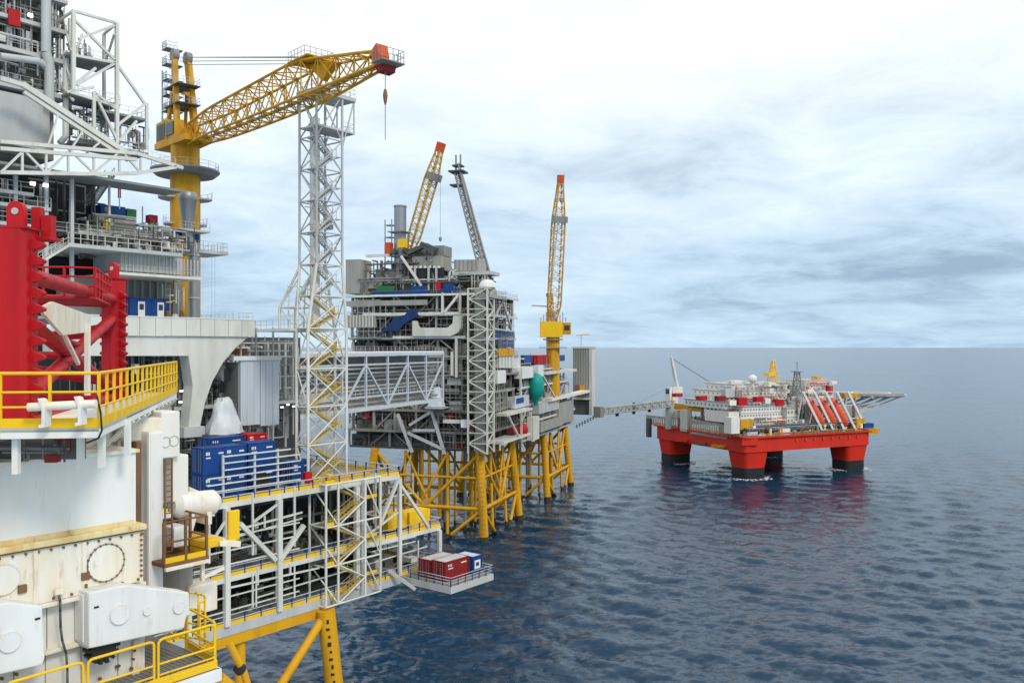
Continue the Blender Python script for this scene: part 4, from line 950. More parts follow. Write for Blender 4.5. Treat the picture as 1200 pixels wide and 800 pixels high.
for i, z_ in enumerate(ZB):
    ins = (3.5, 0, 0, 1.5, 0, 0, 1.0, .5, 0)[i]
    box(TB, 'deck', ins, ins, z_ - .45, XB, YB, z_, 'mgrey')
    em = ('dgrey', 'b2', 'b2', 'bgrey', 'b2', 'bgrey', 'lgrey', 'truss_white', 'truss_white')[i]
    box(TB, 'edge_girder', ins - .2, ins - .2, z_ - .7, ins + .2, YB, z_ + .05, em); box(TB, 'edge_girder', ins + .2, ins - .2, z_ - .7, XB, ins + .2, z_ + .05, em)
    rail(TB, [(ins, YB - 1, z_), (ins, ins, z_), (XB - 1, ins, z_)], 1.2, ('bgrey', 'b2')[i % 2], sp=2.0, r=.045)
    if i < len(ZB) - 1:
        z2 = ZB[i + 1] - .5
        box(TB, 'bulkhead', 8, 8.3, z_, 8.4, YB, z2, 'dgrey' if i in (0, 2, 5) else 'mgrey'); box(TB, 'bulkhead', 8.4, 8, z_, XB, 8.3, z2, 'dgrey' if i % 2 else 'mgrey')
        rgb = random.Random(100 + i)
        for k_ in range(7):
            y = ins + .6 + k_ * (YB - 2) / 6.2; box(TB, 'column', ins + .3, y - .35, z_, ins + 1.0, y + .35, z2, rgb.choice(('b2', 'bgrey', 'b1', 'lgrey')))
        for k_ in range(5):
            x = ins + 1.5 + k_ * (XB - 4) / 4.2; box(TB, 'column', x - .35, ins + .25, z_, x + .35, ins + .95, z2, rgb.choice(('b2', 'bgrey')))
        for k_ in range(6):
            if rgb.random() < .45:
                a = ins + .9 + k_ * (YB - 2) / 6.2; b_ = a + (YB - 2) / 6.2 - .8
                bar(TB, 'brace', (ins + .5, a, z_), (ins + .5, b_, z2), .45, 'bgrey') if k_ % 2 else bar(TB, 'brace', (ins + .5, b_, z_), (ins + .5, a, z2), .45, 'b2')
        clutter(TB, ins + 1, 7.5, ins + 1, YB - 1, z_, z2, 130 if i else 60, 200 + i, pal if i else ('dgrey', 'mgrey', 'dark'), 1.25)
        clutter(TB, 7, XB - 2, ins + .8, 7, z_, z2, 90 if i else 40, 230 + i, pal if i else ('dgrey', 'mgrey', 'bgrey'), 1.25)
        for k_ in range(4):   # cabins and wind walls standing on the deck edges
            y = rgb.uniform(4, YB - 8); w_ = rgb.uniform(3, 7); h_ = rgb.uniform(.35, .8) * (z2 - z_)
            if i in (1, 3, 4, 5, 6): box(TB, 'cabin', ins + 1.2, y, z_, ins + 3.5, y + w_, z_ + h_, rgb.choice(('b2', 'bgrey', 'b1', 'mgrey')))
# scaffolding hung on the south and east faces
rgs = random.Random(71)
for (ya, yb, za, zb_) in ((3, 15, 40.4, 57), (18, 30, 57.5, 70), (33, 46, 63.2, 76), (6, 16, 63, 70.4), (5, 20, 28.5, 40)):
    sc = MB(); y = ya
    while y < yb:
        sc.bar((-.5, y, za), (-.5, y, zb_ - rgs.uniform(0, 3)), .13); y += 2.0
    z_ = za
    while z_ < zb_:
        a = ya + rgs.choice((0, 0, 2, 4)); sc.bar((-.5, a, z_), (-.5, yb - rgs.choice((0, 0, 2)), z_), .12)
        if rgs.random() < .7: sc.box(-.6, a, z_ - .1, .6, yb - 1, z_)
        z_ += 2.0
    sc.build('scaffolding', rgs.choice(('bgrey', 'lgrey', 'b2')), TB, stuff=True)
for (xa_, xb_, za, zb_) in ((3, 14, 46, 57), (16, 30, 57.5, 70), (4, 20, 33.7, 46), (6, 30, 70.5, 76)):
    sc = MB(); x = xa_
    while x < xb_: sc.bar((x, -.5, za), (x, -.5, zb_ - rgs.uniform(0, 2)), .14); x += 2.2
    z_ = za
    while z_ < zb_: sc.bar((xa_, -.5, z_), (xb_, -.5, z_), .13); z_ += 2.0
    sc.build('scaffolding', rgs.choice(('bgrey', 'lgrey')), TB, stuff=True)
# dark belly and V supports
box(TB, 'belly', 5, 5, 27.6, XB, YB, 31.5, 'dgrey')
for a in ((466, 485, 483, 530), (506, 482, 521, 532), (478, 507, 521, 527), (480, 498, 506, 482), (484, 504, 510, 504)):
    bar(TB, 'support_strut', FB.onx(a[0], a[1], -1.2), FB.onx(a[2], a[3], -1.2), .85, 'lgrey')
for px, py in ((430, 486), (528, 487), (538, 522)): BX('red_valve', px - 3, py - 3, px + 3, py + 3, 'maroon', x=.4, d=1.2)
BX('platform_skirt', 519, 492, 548, 496, 'truss_white', x=-2, d=3); BX('white_box', 540, 492, 548, 501, 'white', x=-3, d=2)
# south face: known features
BX('wind_wall', 405, 369, 440, 384, 'bgrey', x=-.8); BX('wind_wall', 405, 352, 500, 358, 'bgrey', x=-.6)
for k_ in range(9): BX('wall_rib', 406 + k_ * 3.7, 369.5, 407.2 + k_ * 3.7, 383.5, 'truss_white', x=-1.0, d=.2)
pts = [(483, 376), (483, 394), (528, 394), (536, 390), (540, 384), (541, 370), (531, 370), (530, 379), (524, 384), (490, 384), (487, 376)]
bev(TB, 'white_skirt', [FB.onx(a, b_, -1.6) for a, b_ in pts], (2.0, 0, 0), 'truss_white', .15)
BX('edge_beam', 425, 366, 540, 369.5, 'truss_white', x=-.9, d=.6); BX('edge_beam', 460, 393.5, 545, 396.5, 'truss_white', x=-.9, d=.6)
bar(TB, 'brace', FB.onx(521, 366, -.8), FB.onx(537, 346, -.8), .7, 'white'); BX('column', 517, 343, 519.5, 367, 'truss_white', x=-1.1, d=.6); BX('column', 538, 343, 540, 366, 'truss_white', x=-1.1, d=.6)
p0_ = [FB.onx(a, b_, -1.2) for a, b_ in ((444, 391), (458, 387), (466, 389), (473, 380), (490, 370), (488, 363), (480, 362), (474, 369), (463, 371), (455, 381))]
bev(TB, 'blue_sheeting', p0_, (1.4, 0, 0), 'dblue', .1)
BX('blue_hoarding', 436, 341, 502, 344.2, 'blue', x=-.9, d=.3); BX('blue_hoarding', 515, 338, 539, 341, 'blue', x=-.9, d=.3); BX('blue_crate', 441, 335, 462, 341, 'green', x=.5, d=3); BX('blue_crate', 482, 335, 500, 341, 'blue', x=1, d=3); BX('blue_crate', 519, 332, 532, 339, 'blue', x=1, d=3); BX('red_crate', 511, 330, 516, 340, 'red', x=.2, d=1.5)
BX('deck_edge', 434, 344.3, 556, 346.4, 'white', x=-1.1, d=.5)
for px, t0, b0 in ((535, 395, 442), (530, 412, 440)): bar(TB, 'riser_pipe', FB.onx(px, t0, -.6), FB.onx(px, b0, -.6), .8, 'truss_white')
BX('panel_wall', 497, 407, 524, 436, 'bgrey', x=1.2, d=1)
for k_, (px, py, w_, h_) in enumerate(((500, 440, 20, 9), (524, 443, 16, 8), (512, 455, 26, 7), (506, 478, 14, 8), (528, 470, 12, 10))): BX('module', px, py, px + w_, py + h_, ('bgrey', 'lgrey', 'mgrey')[k_ % 3], x=.2, d=3)
p_ = FB.onx(512, 476, -2.5); o = wrapped(FB, (-2.5, p_.y, p_.z), 2.6, 6.0, 'equipment wrapped in pale sheeting at the far end of the white bridge', 8)
box(TB, 'bracket_shelf', -5, p_.y - 3, p_.z - .6, 1, p_.y + 3, p_.z - .1, 'lgrey')
BX('grey_tower_block', 405, 304, 422, 344, 'bgrey', x=2, d=8); BX('grey_tower_block', 422, 328, 431, 345, 'mgrey', x=2.2, d=6)
# SE stair tower of lattice
xl, yl = -3.6, -2.4
for (A_, s_) in (((xl, yl), 6.2),):
    cs = [V((xl, yl, 0)), V((xl + s_, yl, 0)), V((xl + s_, yl + s_, 0)), V((xl, yl + s_, 0))]
    TL = FB.th('stair_tower', 'white lattice stair tower on the corner of the tall grey platform', 'tower')
    z0_, z1_ = 27.6, 78.0
    for c in cs: bar(TL, 'post', at(c, z0_), at(c, z1_), .5, 'truss_white')
    nl = 16
    for j in range(nl):
        a, b_ = z0_ + (z1_ - z0_) * j / nl, z0_ + (z1_ - z0_) * (j + 1) / nl
        for i in range(4):
            g = (i + 1) % 4; bar(TL, 'girt', at(cs[i], b_), at(cs[g], b_), .26, 'truss_white')
            if i in (0, 3): bar(TL, 'stair_stringer', at(cs[i if j % 2 else g], a), at(cs[g if j % 2 else i], b_), .34, 'truss_white')
        box(TL, 'landing', xl + .4, yl + .4, a - .1, xl + s_ - .4, yl + s_ * .45, a, 'mgrey')
    box(TL, 'lift_shaft', xl + 2.6, yl + 2.6, z0_, xl + 4.8, yl + 4.8, z1_, 'bgrey')
# crown of platform B
zc = ZB[-1]
box(TB, 'drill_floor', 3, 12, zc, 22, 42, zc + 4.5, 'dgrey'); box(TB, 'drill_floor_deck', 2, 10, zc + 4.5, 24, 44, zc + 5, 'lgrey')
clutter(TB, 1, 22, 4, 44, zc, zc + 6, 190, 300, ('b2', 'b1', 'mgrey', 'bgrey', 'dgrey', 'lgrey'), 1.5)
clutter(TB, 3, 20, 16, 42, zc + 5, zc + 12, 150, 301, ('b2', 'b1', 'mgrey', 'bgrey', 'dgrey'), 1.5)
clutter(TB, 4, 18, 20, 34, zc + 11, zc + 16, 80, 302, ('b2', 'b1', 'dgrey'), 1.4)
BX('turret_house', 483, 300, 517, 316, 'bgrey', x=4, d=9); BX('turret_house', 492, 288, 520, 300, 'mgrey', x=6, d=7)
for k_, (a0, b0, a1, b1) in enumerate(((478, 297, 500, 287), (500, 287, 512, 293), (494, 285, 510, 298))): bar(TB, 'hood', FB.onx(a0, b0, 3.5), FB.onx(a1, b1, 3.5), 2.2, 'dgrey', 1.2)
BX('dark_bay', 480, 314, 520, 330, 'dark', x=2.4, d=.5)
for k_ in range(7): BX('white_lamp', 480.5 + 5.4 * k_, 311.5, 483 + 5.4 * k_, 314, 'white', x=2.0, d=.4)
for px in (486, 502, 511): BX('column', px - 1, 312, px + 1, 340, 'lgrey', x=1.6, d=.5)
bar(TB, 'brace', FB.onx(470, 300, 1.2), FB.onx(494, 335, 1.2), .7, 'truss_white')
BX('round_tank', 533, 305, 562, 318, 'bgrey', x=3, d=6); BX('tank_deck', 530, 318, 576, 322, 'lgrey', x=2, d=8)
for k_ in range(6): p = FB.onx(536 + k_ * 5, 318, 3.6); tube(TB, 'tank', p, p + V((0, 0, 3.6)), 1.1, 'bgrey', 12)
p = FB.onx(571, 337, 1); b = MB(); b.lathe([(.02, 2.6), (1.6, 2.3), (2.5, 1.2), (2.6, 0), (0, 0)], tuple(p), 16); b.build('white_dome', 'white', TB)
clutter(TB, 1, 12, -1, 12, zc, zc + 7.5, 80, 303, ('bgrey', 'mgrey', 'lgrey', 'truss_white'), 1.3)
BX('grey_box_module', 430, 325, 448, 338, 'bgrey', x=2.5, d=5); BX('grey_box_module', 440, 316, 470, 336, 'mgrey', x=6, d=6)
# exhaust stack
p = FB.onx(469, 306, 8); zt_ = FB.onx(469, 243, 8).z; b = MB(); b.tube((8, p.y, zc), (8, p.y, zt_), 2.0, 24); b.build('exhaust_stack', 'steel', TB)
tube(TB, 'stack_cap', (8, p.y, zt_), (8, p.y, zt_ + .5), 2.15, 'mgrey', 24)
lad = MB(); ly = p.y + 3.4
for z_ in range(int(zc + 4), int(zt_ - 4), 4):
    lad.box(6.4, ly - 1, z_, 9, ly + 1.4, z_ + .25); lad.box(7.5, p.y + 1.8, z_, 8.5, ly, z_ + .25)
for s_ in (-1, 1.4): lad.bar((6.6, ly + s_, zc), (6.6, ly + s_, zt_ - 4), .3)
lad.build('stack_ladder', 'bgrey', TB)
for q in (272, 300): z_ = FB.onx(469, q, 8).z; box(TB, 'stack_platform', 4.8, p.y - 3, z_ - .3, 11, p.y + 3, z_, 'mgrey')
bar(TB, 'boom_arm', FB.onx(429, 300, 4), FB.onx(456, 299, 4), .8, 'truss_white'); BX('orange_cabin', 451, 284, 457, 300, 'orange_tip', x=5, d=2.5); BX('yellow_frame', 466, 280, 476, 290, 'yellow', x=3, d=1)
# east face features of the tall platform
BY('side_platform', 574, 346, 594, 350, 'bgrey', y=-3, d=4); rail(TB, [FB.ony(575, 346, -3), FB.ony(594, 346, -3)], 1.2, 'lgrey', sp=1.5, r=.06)
for k_, (a0, b0, a1, b1) in enumerate(((588, 350, 600, 388), (580, 372, 590, 350), (578, 385, 600, 388), (575, 404, 583, 412))): bar(TB, 'brace', FB.ony(a0, b0, -1.5), FB.ony(a1, b1, -1.5), .5, 'lgrey')

# ---------------------------------------------------------------- lower, farther platform with crane and quarters
TC_ = FB.th('utility_platform', 'low far platform with teal tank, white cabins and grey tower block by the open sea', 'oil platform')
x0c, x1c = 40.0, 122.0
ZC = [27.0, 33.0, 39.5, 46.0, 52.0]
for i, z_ in enumerate(ZC):
    x1_ = (x1c, x1c, x1c - 4, x1c - 14, x1c - 30)[i]
    box(TC_, 'deck', x0c, .5, z_ - .5, x1_, 38, z_, 'mgrey'); box(TC_, 'edge_girder', x0c, .1, z_ - .7, x1_, .5, z_ + .05, ('lgrey', 'truss_white')[i % 2])
    rail(TC_, [(x0c, .3, z_), (x1_, .3, z_)], 1.3, 'lgrey', sp=2.2, r=.06)
    if i < 4:
        box(TC_, 'bulkhead', x0c, 7, z_, x1_ - 4, 7.4, ZC[i + 1] - .5, ('dgrey', 'mgrey')[i % 2])
        clutter(TC_, x0c, x1_ - 3, 1, 6.5, z_, ZC[i + 1] - .5, 170, 400 + i, ('b2', 'bgrey', 'b1', 'dgrey', 'truss_white', 'lgrey'), 1.3)
        for k_ in range(9):
            x = x0c + 2 + k_ * (x1_ - x0c - 4) / 8.2; box(TC_, 'column', x - .4, .6, z_, x + .4, 1.3, ZC[i + 1] - .5, ('lgrey', 'bgrey', 'truss_white')[k_ % 3])
        for k_ in range(0, 8, 2):
            a = x0c + 2.6 + k_ * (x1_ - x0c - 4) / 8.2; bar(TC_, 'brace', (a, .9, z_), (a + (x1_ - x0c - 4) / 8.2 - 1, .9, ZC[i + 1] - .5), .5, 'lgrey')
clutter(TC_, x0c + 2, x1c - 32, 2, 20, ZC[-1], ZC[-1] + 4.5, 90, 410, ('bgrey', 'lgrey', 'white', 'mgrey', 'blue'), 1.4)
CYp = lambda n_, a, b_, c, d_, m_, y=-.8, d=3.0: FB.recty(TC_, n_, a, b_, c, d_, y, d, m_)
CYp('blue_cabin', 578, 388, 603, 405, 'blue', y=1, d=6); CYp('blue_cabin', 586, 400, 601, 407, 'blue', y=.5, d=5); CYp('yellow_skid', 585, 408, 602, 417, 'crane_yellow', y=-.8, d=4)
for k_ in range(5): CYp('silo', 585 + k_ * 3.6, 417, 588 + k_ * 3.6, 431, 'truss_white', y=-.4, d=2)
CYp('white_cabin', 600, 415, 610, 436, 'truss_white', y=.2); CYp('white_cabin', 583, 434, 593, 449, 'white', y=-1.4); CYp('white_cabin', 612, 430, 625, 443, 'white', y=-1.4); CYp('white_cabin', 631, 428, 637, 444, 'white', y=-1.4)
CYp('blue_cabin', 614, 416, 624, 426, 'blue', y=3, d=5); CYp('red_container', 630, 416, 642, 427, 'red', y=2, d=6); CYp('maroon_container', 626, 419, 631, 426, 'maroon', y=2.4, d=4); CYp('blue_cabin', 655, 416, 662, 423, 'blue', y=2, d=5)
p = FB.ony(628, 468, -1.6); b = MB(); b.lathe([(.05, 9.8), (1.5, 9.3), (2.6, 8.0), (3.0, 6.0), (2.9, 3.2), (2.2, 1.2), (1.1, .2), (.7, -2.2), (0, -2.2)], (p.x, -1.6, p.z), 20); b.build('teal_tank', 'teal', TC_)
CYp('blue_pump', 603, 464, 620, 477, 'bluegrey', y=-1.2, d=3); CYp('blue_pump', 606, 466, 614, 472, 'blue', y=-1.5, d=.4)
p = FB.ony(612, 502, -2.2); b = MB(); b.lathe([(.02, 4.0), (1.4, 3.6), (2.0, 2.2), (2.0, .8), (1.4, 0), (0, 0)], (p.x, -2.2, p.z - 2), 16); b.build('red_tank', 'red', TC_); CYp('hose_reel', 603, 500, 609, 507, 'maroon', y=-2, d=2)
CYp('low_platform', 590, 512, 622, 515, 'truss_white', y=-4, d=6); CYp('low_platform', 594, 481, 624, 484, 'truss_white', y=-4, d=6)
for a in ((594, 484, 608, 512), (622, 484, 622, 512), (611, 484, 611, 512), (636, 440, 650, 465), (610, 440, 610, 462)): bar(TC_, 'brace', FB.ony(a[0], a[1], -3.8), FB.ony(a[2], a[3], -3.8), .55, 'truss_white')
CYp('white_tank', 625, 488, 632, 515, 'truss_white', y=-2.5, d=2.4); CYp('deck_edge', 640, 434, 676, 437, 'truss_white', y=-2, d=3); CYp('deck_edge', 645, 462, 692, 465, 'white', y=-2.5, d=4)
CYp('module', 632, 470, 655, 482, 'lgrey', y=-1.5, d=3); CYp('module', 634, 492, 660, 502, 'bgrey', y=-1.5, d=3); CYp('module', 655, 470, 672, 495, 'bgrey', y=-1, d=3)
# grey tower block with ribbed cladding at the far end
LQ = (674, 408, 694, 466)
xq0, xq1 = FB.ony(692.5, 420, -3).x, FB.ony(697, 420, -3).x; zq1, zq0 = FB.onx(683, 408.5, xq0).z, FB.onx(683, 466, xq0).z; yq = FB.onx(671.5, 430, xq0).y
box(TC_, 'tower_block', xq0, -3, zq0, xq1, yq, zq1, 'b2'); box(TC_, 'tower_cap', xq0 - .5, -3.4, zq1, xq1 + .3, yq + .4, zq1 + .9, 'lgrey'); box(TC_, 'tower_corner', xq0 - .4, -3.5, zq0 - 8, xq0 + .5, -2.2, zq1, 'lgrey'); box(TC_, 'tower_side', xq0 + .6, -3.3, zq0 - 8, xq1, -3.02, zq1 - .2, 'truss_white')
for k_ in range(9): yy = -2 + (yq + 1.6) * (k_ + .5) / 9; box(TC_, 'cladding_rib', xq0 - .25, yy - .22, zq0, xq0, yy + .22, zq1 - .4, 'bgrey')
box(TC_, 'yellow_doorway', xq0 - .5, 0, zq0 + 1, xq0 - .28, 2.2, zq0 + 6, 'crane_yellow'); box(TC_, 'doorway', xq0 - .5, 2.6, zq0 + 1, xq0 - .28, 4.6, zq0 + 6, 'rusty')
box(TC_, 'dark_bay', xq0 + 1, -1.5, zq0 - 8, xq1, yq, zq0 - .8, 'dgrey'); box(TC_, 'bay_floor', xq0 - 1, -3, zq0 - .8, xq1, yq, zq0 - .02, 'truss_white')
bar(TC_, 'aerial_mast', FB.ony(681, 408, 2), FB.ony(681, 393, 2), .3, 'lgrey'); bar(TC_, 'aerial_arm', FB.ony(676, 393, 2), FB.ony(690, 392, 2), .35, 'crane_yellow')
for i in range(9):
    p = FB.ony(676 + i * 3.2, 497 - i * 1.6, -2); bar(TC_, 'landing_hook', p, p + V((0, 0, -1.6)), .7, 'mgrey')
# ---------------------------------------------------------------- cranes of the far row
def far_crane(px, Y, zbase, zcab, tip_px, tip_py, tipY, label, wide, ped=2.0, cabw=9.0, house=True):
    o = V(((px - 600) / 1000 * Y, Y, 0)); tp = V(((tip_px - 600) / 1000 * tipY, tipY, zpix(tip_py, tipY)))
    d_ = tp - V((o.x, o.y, 0)); a_ = math.atan2(d_.y, d_.x)
    t = thing('pedestal_crane', label, 'crane', tuple(o), a_)
    R_ = math.hypot(d_.x, d_.y)
    b = MB(); b.tube((0, 0, zbase), (0, 0, zcab), ped, 20); b.build('pedestal', 'crane_yellow', t)
    if house:
        h = 6.3; bx = Matrix.Rotation(-a_, 4, 'Z')
        b = MB(); b.mbox(bx @ Matrix.Translation((-.7, 0, zcab + h / 2)) @ Matrix.Diagonal((cabw, 6.5, h, 1))); b.build('machinery_house', 'yellow', t)
        b = MB(); b.mbox(bx @ Matrix.Translation((cabw * .62, .2, zcab + h / 2 + .3)) @ Matrix.Diagonal((3.2, 4, h * .75, 1))); b.build('cabin', 'crane_yellow', t)
        b = MB(); b.mbox(bx @ Matrix.Translation((cabw * .62, -1.85, zcab + h * .6)) @ Matrix.Diagonal((2.2, .2, h * .32, 1))); b.build('cabin_window', 'window', t)
        b = MB(); b.lathe([(0, 0), (ped + 1.4, 0), (ped + 1.4, .5), (0, .5)], (0, 0, zcab - 1.2), 18, False); b.build('slew_ring', 'mgrey', t)
        b = MB(); b.mbox(bx @ Matrix.Translation((0, 0, zcab - 4.2)) @ Matrix.Diagonal((11, 7, .4, 1))); b.build('service_platform', 'bgrey', t)
        clt = MB()
        for k_ in range(10):
            q = bx @ V((-5 + k_ * 1.1, -2.8, zcab + h)); clt.bar(q, q + V((0, 0, 1.6 + (k_ % 3))), .3)
        clt.build('deck_rail_posts', 'bgrey', t)
        zm = zcab + h
    else: zm = zcab
    base = V((.4 if house else .8, 0, zm)); tip = V((R_, 0, tp.z)); D = (tip - base).normalized(); side = V((0, 1, 0)); up = side.cross(D)
    st_ = [(0, .9, .6), (.12, wide, 1.3), (.7, wide * .95, 1.5), (1, .7, .7)]
    def sec(s_):
        for (a, w1, h1), (b_, w2_, h2) in zip(st_[:-1], st_[1:]):
            if a <= s_ <= b_: f_ = (s_ - a) / (b_ - a); return w1 + (w2_ - w1) * f_, h1 + (h2 - h1) * f_
    n = 18; J = MB()
    def cr(s_, k_):
        w_, h_ = sec(s_); c = base.lerp(tip, s_); return c + side * (-w_, w_, w_, -w_)[k_] + up * (-h_, -h_, h_, h_)[k_]
    for i in range(n):
        for k_ in range(4):
            g = (k_ + 1) % 4; a, b_ = i / n, (i + 1) / n
            tube(t, 'boom_chord', cr(a, k_), cr(b_, k_), .34, 'crane_yellow', 8)
            J.tube(cr(a, k_), cr(b_, g) if i % 2 else cr(a, g), .17, 5); J.tube(cr(a, g), cr(b_, k_), .17, 5)
    J.build('boom_lacing', 'ivory', t)
    b = MB(); b.bar(tip - D * 1.5, tip + D * 1.6, 2.2, 2.2); b.build('boom_head', 'orange_tip', t)
    c = base.lerp(tip, .72); b = MB(); b.bar(c - D * 1.2 + up * 1, c + D * 1.2 + up * 1, 2 * wide + 1, 3.2); b.build('knee_platform', 'mgrey', t)
    if house:
        for s_ in (-1.3, 1.3): bar(t, 'mast_leg', (-2, s_, zm), (-3.4, s_ * .6, zm + 11), .9, 'crane_yellow')
        bar(t, 'mast_head', (-3.4, -1.4, zm + 11), (-3.4, 1.4, zm + 11), 1.2, 'crane_yellow')
        for s_ in (-.5, .5): tube(t, 'pendant_line', (-3.4, s_, zm + 11), base.lerp(tip, .72), .09, 'mgrey', 5)
        q0 = Matrix.Rotation(-a_, 4, 'Z') @ V((-1, -1, zm + 6)); q1 = Matrix.Rotation(-a_, 4, 'Z') @ V((-8.5, -1.5, zm + 6.4)); bar(t, 'side_jib', q0, q1, .5, 'crane_yellow')
    tube(t, 'hoist_line', tip, tip - V((0, 0, 30 if not house else 8)), .07, 'mgrey', 5)
    b = MB(); b.lathe([(.02, .9), (.5, .4), (.5, -.4), (.02, -.9)], tuple(tip - V((0, 0, 30 if not house else 8))), 10); b.build('hook_block', 'mgrey', t)
    return t
far_crane(479, 286, 78, zpix(292, 286), 516, 173, 280, 'yellow lattice crane boom with orange tip raised beside the exhaust stack', 1.7, house=False)
far_crane(648, 345, 38, zpix(395, 345), 657, 210, 338, 'yellow pedestal crane with upright boom above the low far platform', 2.4, ped=2.7)
# leaning vent boom
VB = FB.th('vent_boom', 'grey lattice vent boom leaning out from the top of the tall platform', 'lattice boom')
def W2(px, py, Y): return FB.loc(V(((px - 600) / 1000 * Y, Y, zpix(py, Y))))
A_ = [W2(566, 335, 272), W2(582, 348, 272), W2(574, 338, 279)]; Bq = [W2(533, 203, 282), W2(541, 203, 282), W2(537, 202, 286)]
for a, b_ in zip(A_, Bq): tube(VB, 'chord', a, b_, .34, 'mgrey')
for i in range(20):
    for k_ in range(3):
        g = (k_ + 1) % 3; s0, s1 = i / 20, (i + 1) / 20
        tube(VB, 'brace', A_[k_].lerp(Bq[k_], s0), A_[g].lerp(Bq[g], s1), .15, 'mgrey', 6); tube(VB, 'brace', A_[k_].lerp(Bq[k_], s1), A_[g].lerp(Bq[g], s1), .14, 'mgrey', 6)
tube(VB, 'vent_pipe', (A_[0] + A_[1]) / 2, (Bq[0] + Bq[1]) / 2 + V((0, 0, 3.2)), .38, 'mgrey')
cc = (Bq[0] + Bq[1] + Bq[2]) / 3
for dz, s_ in ((0, 2.6), (-4.5, 2.2), (2.0, 1.6)): box(VB, 'tip_platform', cc.x - s_, cc.y - s_ + (1 if dz < -1 else 0), cc.z + dz, cc.x + s_, cc.y + s_, cc.z + dz + .5, 'dgrey')
for a in (-.8, .8): tube(VB, 'vent_tip', cc + V((0, a, 0)), cc + V((0, a, 6)), .3, 'mgrey')

# ================================================================== ACCOMMODATION RIG (semi-submersible)
FC = Frame(105.0, 385.0, 25.0)
FL = FC.th('accommodation_rig', 'red semi-submersible accommodation rig with white houses standing in open water', 'rig')
LC, WC, ZD, ZU = 78.0, 70.0, 18.8, 12.4
def rrect(x0, y0, x1, y1, r, n=5):
    P = []
    for cx_, cy_, a0 in ((x1 - r, y0 + r, -90), (x1 - r, y1 - r, 0), (x0 + r, y1 - r, 90), (x0 + r, y0 + r, 180)):
        for i in range(n + 1): a = R(a0 + 90 * i / n); P.append((cx_ + r * math.cos(a), cy_ + r * math.sin(a)))
    return P
def prism(par, name, P0, z0, P1, z1, mat, smooth=False):
    b = MB(); n = len(P0); b._add([V((*p, z0)) for p in P0] + [V((*p, z1)) for p in P1], [tuple(range(n - 1, -1, -1)), tuple(range(n, 2 * n))] + [(i, (i + 1) % n, n + (i + 1) % n, n + i) for i in range(n)], smooth)
    return b.build(name, mat, par)
cw, cv_ = 14.5, 13.0
for i, x in enumerate((0.5, LC - cw - .5)):
    for j, y in enumerate((.5, WC - cv_ - .5)):
        P = rrect(x, y, x + cw, y + cv_, 2.2); Pb = rrect(x + 1.0, y + .8, x + cw - 1.0, y + cv_ - .8, 2.6)
        c_ = prism(FL, 'column', Pb, 5.0, P, ZU + .3, 'vessel_red', True)
        prism(FL, 'column_boot', rrect(x + 1.02, y + .82, x + cw - 1.02, y + cv_ - .82, 2.6), -9, rrect(x + 1.02, y + .82, x + cw - 1.02, y + cv_ - .82, 2.6), 5.0, 'antifoul', True)
        p = FC.wor((x + cw / 2, y + cv_ / 2, 0)); foam_patch(p.x, p.y - (2.5 if (i, j) == (0, 0) else 1), cw * .55, cv_ * .55, FC.a, i * 2 + j)
for x in (4, LC - 15): box(FL, 'pontoon', x + 1, -6, -17, x + 11, WC + 6, -9, 'antifoul')
prism(FL, 'deck_box', rrect(0, 0, LC, WC, 2.0, 3), ZU, rrect(0, 0, LC, WC, 2.0, 3), ZD, 'vessel_red')
prism(FL, 'main_deck', rrect(-1.2, -1.2, LC + 1.2, WC + 1.2, 2.0, 3), ZD + .01, rrect(-1.2, -1.2, LC + 1.2, WC + 1.2, 2.0, 3), ZD + .7, 'vessel_red')
box(FL, 'deck_plate', .5, .5, ZD + .71, LC - .5, WC - .5, ZD + .8, 'bgrey')
hb = MB()   # hull side brackets and draught marks
for k_ in range(8): hb.box(30 + k_ * 5.5, -.5, ZD - 2.6, 30.8 + k_ * 5.5, -.05, ZD - 1.4)
hb.build('hull_bracket', 'orange_tip', FL)
for k_ in range(3): bar(FL, 'sponson', (-.6, 13 + k_ * 14, ZU + 1.5), (-.6, 22 + k_ * 14, ZU + 1.0), 1.6, ('crane_yellow', 'rusty', 'vessel_red')[k_], 1.2)
poly(FL, 'corner_fender', [V((-1.5, 0, ZD - 3)), V((6, -1.5, ZD - 3)), V((6, -1.5, ZD)), V((-1.5, 0, ZD))], (1.6, 1.6, 0), 'vessel_red')
# pipe-rack bulwarks along the left side
def LX(name, px0, py0, px1, py1, mat, x=-.4, d=1.2): return FC.rectx(FL, name, px0, py0, px1, py1, x, d, mat)
def RY(name, px0, py0, px1, py1, mat, y=1.0, d=6.0): return FC.recty(FL, name, px0, py0, px1, py1, y, d, mat)
LX('bulwark', 757, 488, 794, 499, 'bgrey', d=3); LX('bulwark', 808, 494, 845, 511, 'bgrey', d=3); LX('bulwark', 845, 498, 852, 514, 'bgrey', d=3)
for a, b_, t0, t1, sl in ((764, 795, 490, 498, .14), (811, 843, 497, 508, .14)):
    n = 12
    for k_ in range(n):
        px = a + (b_ - a) * k_ / n; LX('bulwark_panel', px, t0 + k_ * sl, px + (b_ - a) / n * .5, t1 + k_ * sl, 'white', x=-.7, d=.25)
LX('white_column', 797, 480, 805, 505, 'truss_white', x=-1.2, d=3); LX('davit', 757, 490, 760, 512, 'dgrey', x=-3, d=2)
LX('yellow_beam', 790, 474, 822, 481, 'crane_yellow', x=2, d=2); LX('white_house', 825, 471, 846, 488, 'white', x=1, d=8)
for r_ in range(3):
    for k_ in range(4): LX('window', 828 + k_ * 4.6, 473 + r_ * 4.5, 831 + k_ * 4.6, 476 + r_ * 4.5, 'window', x=.9, d=.2)
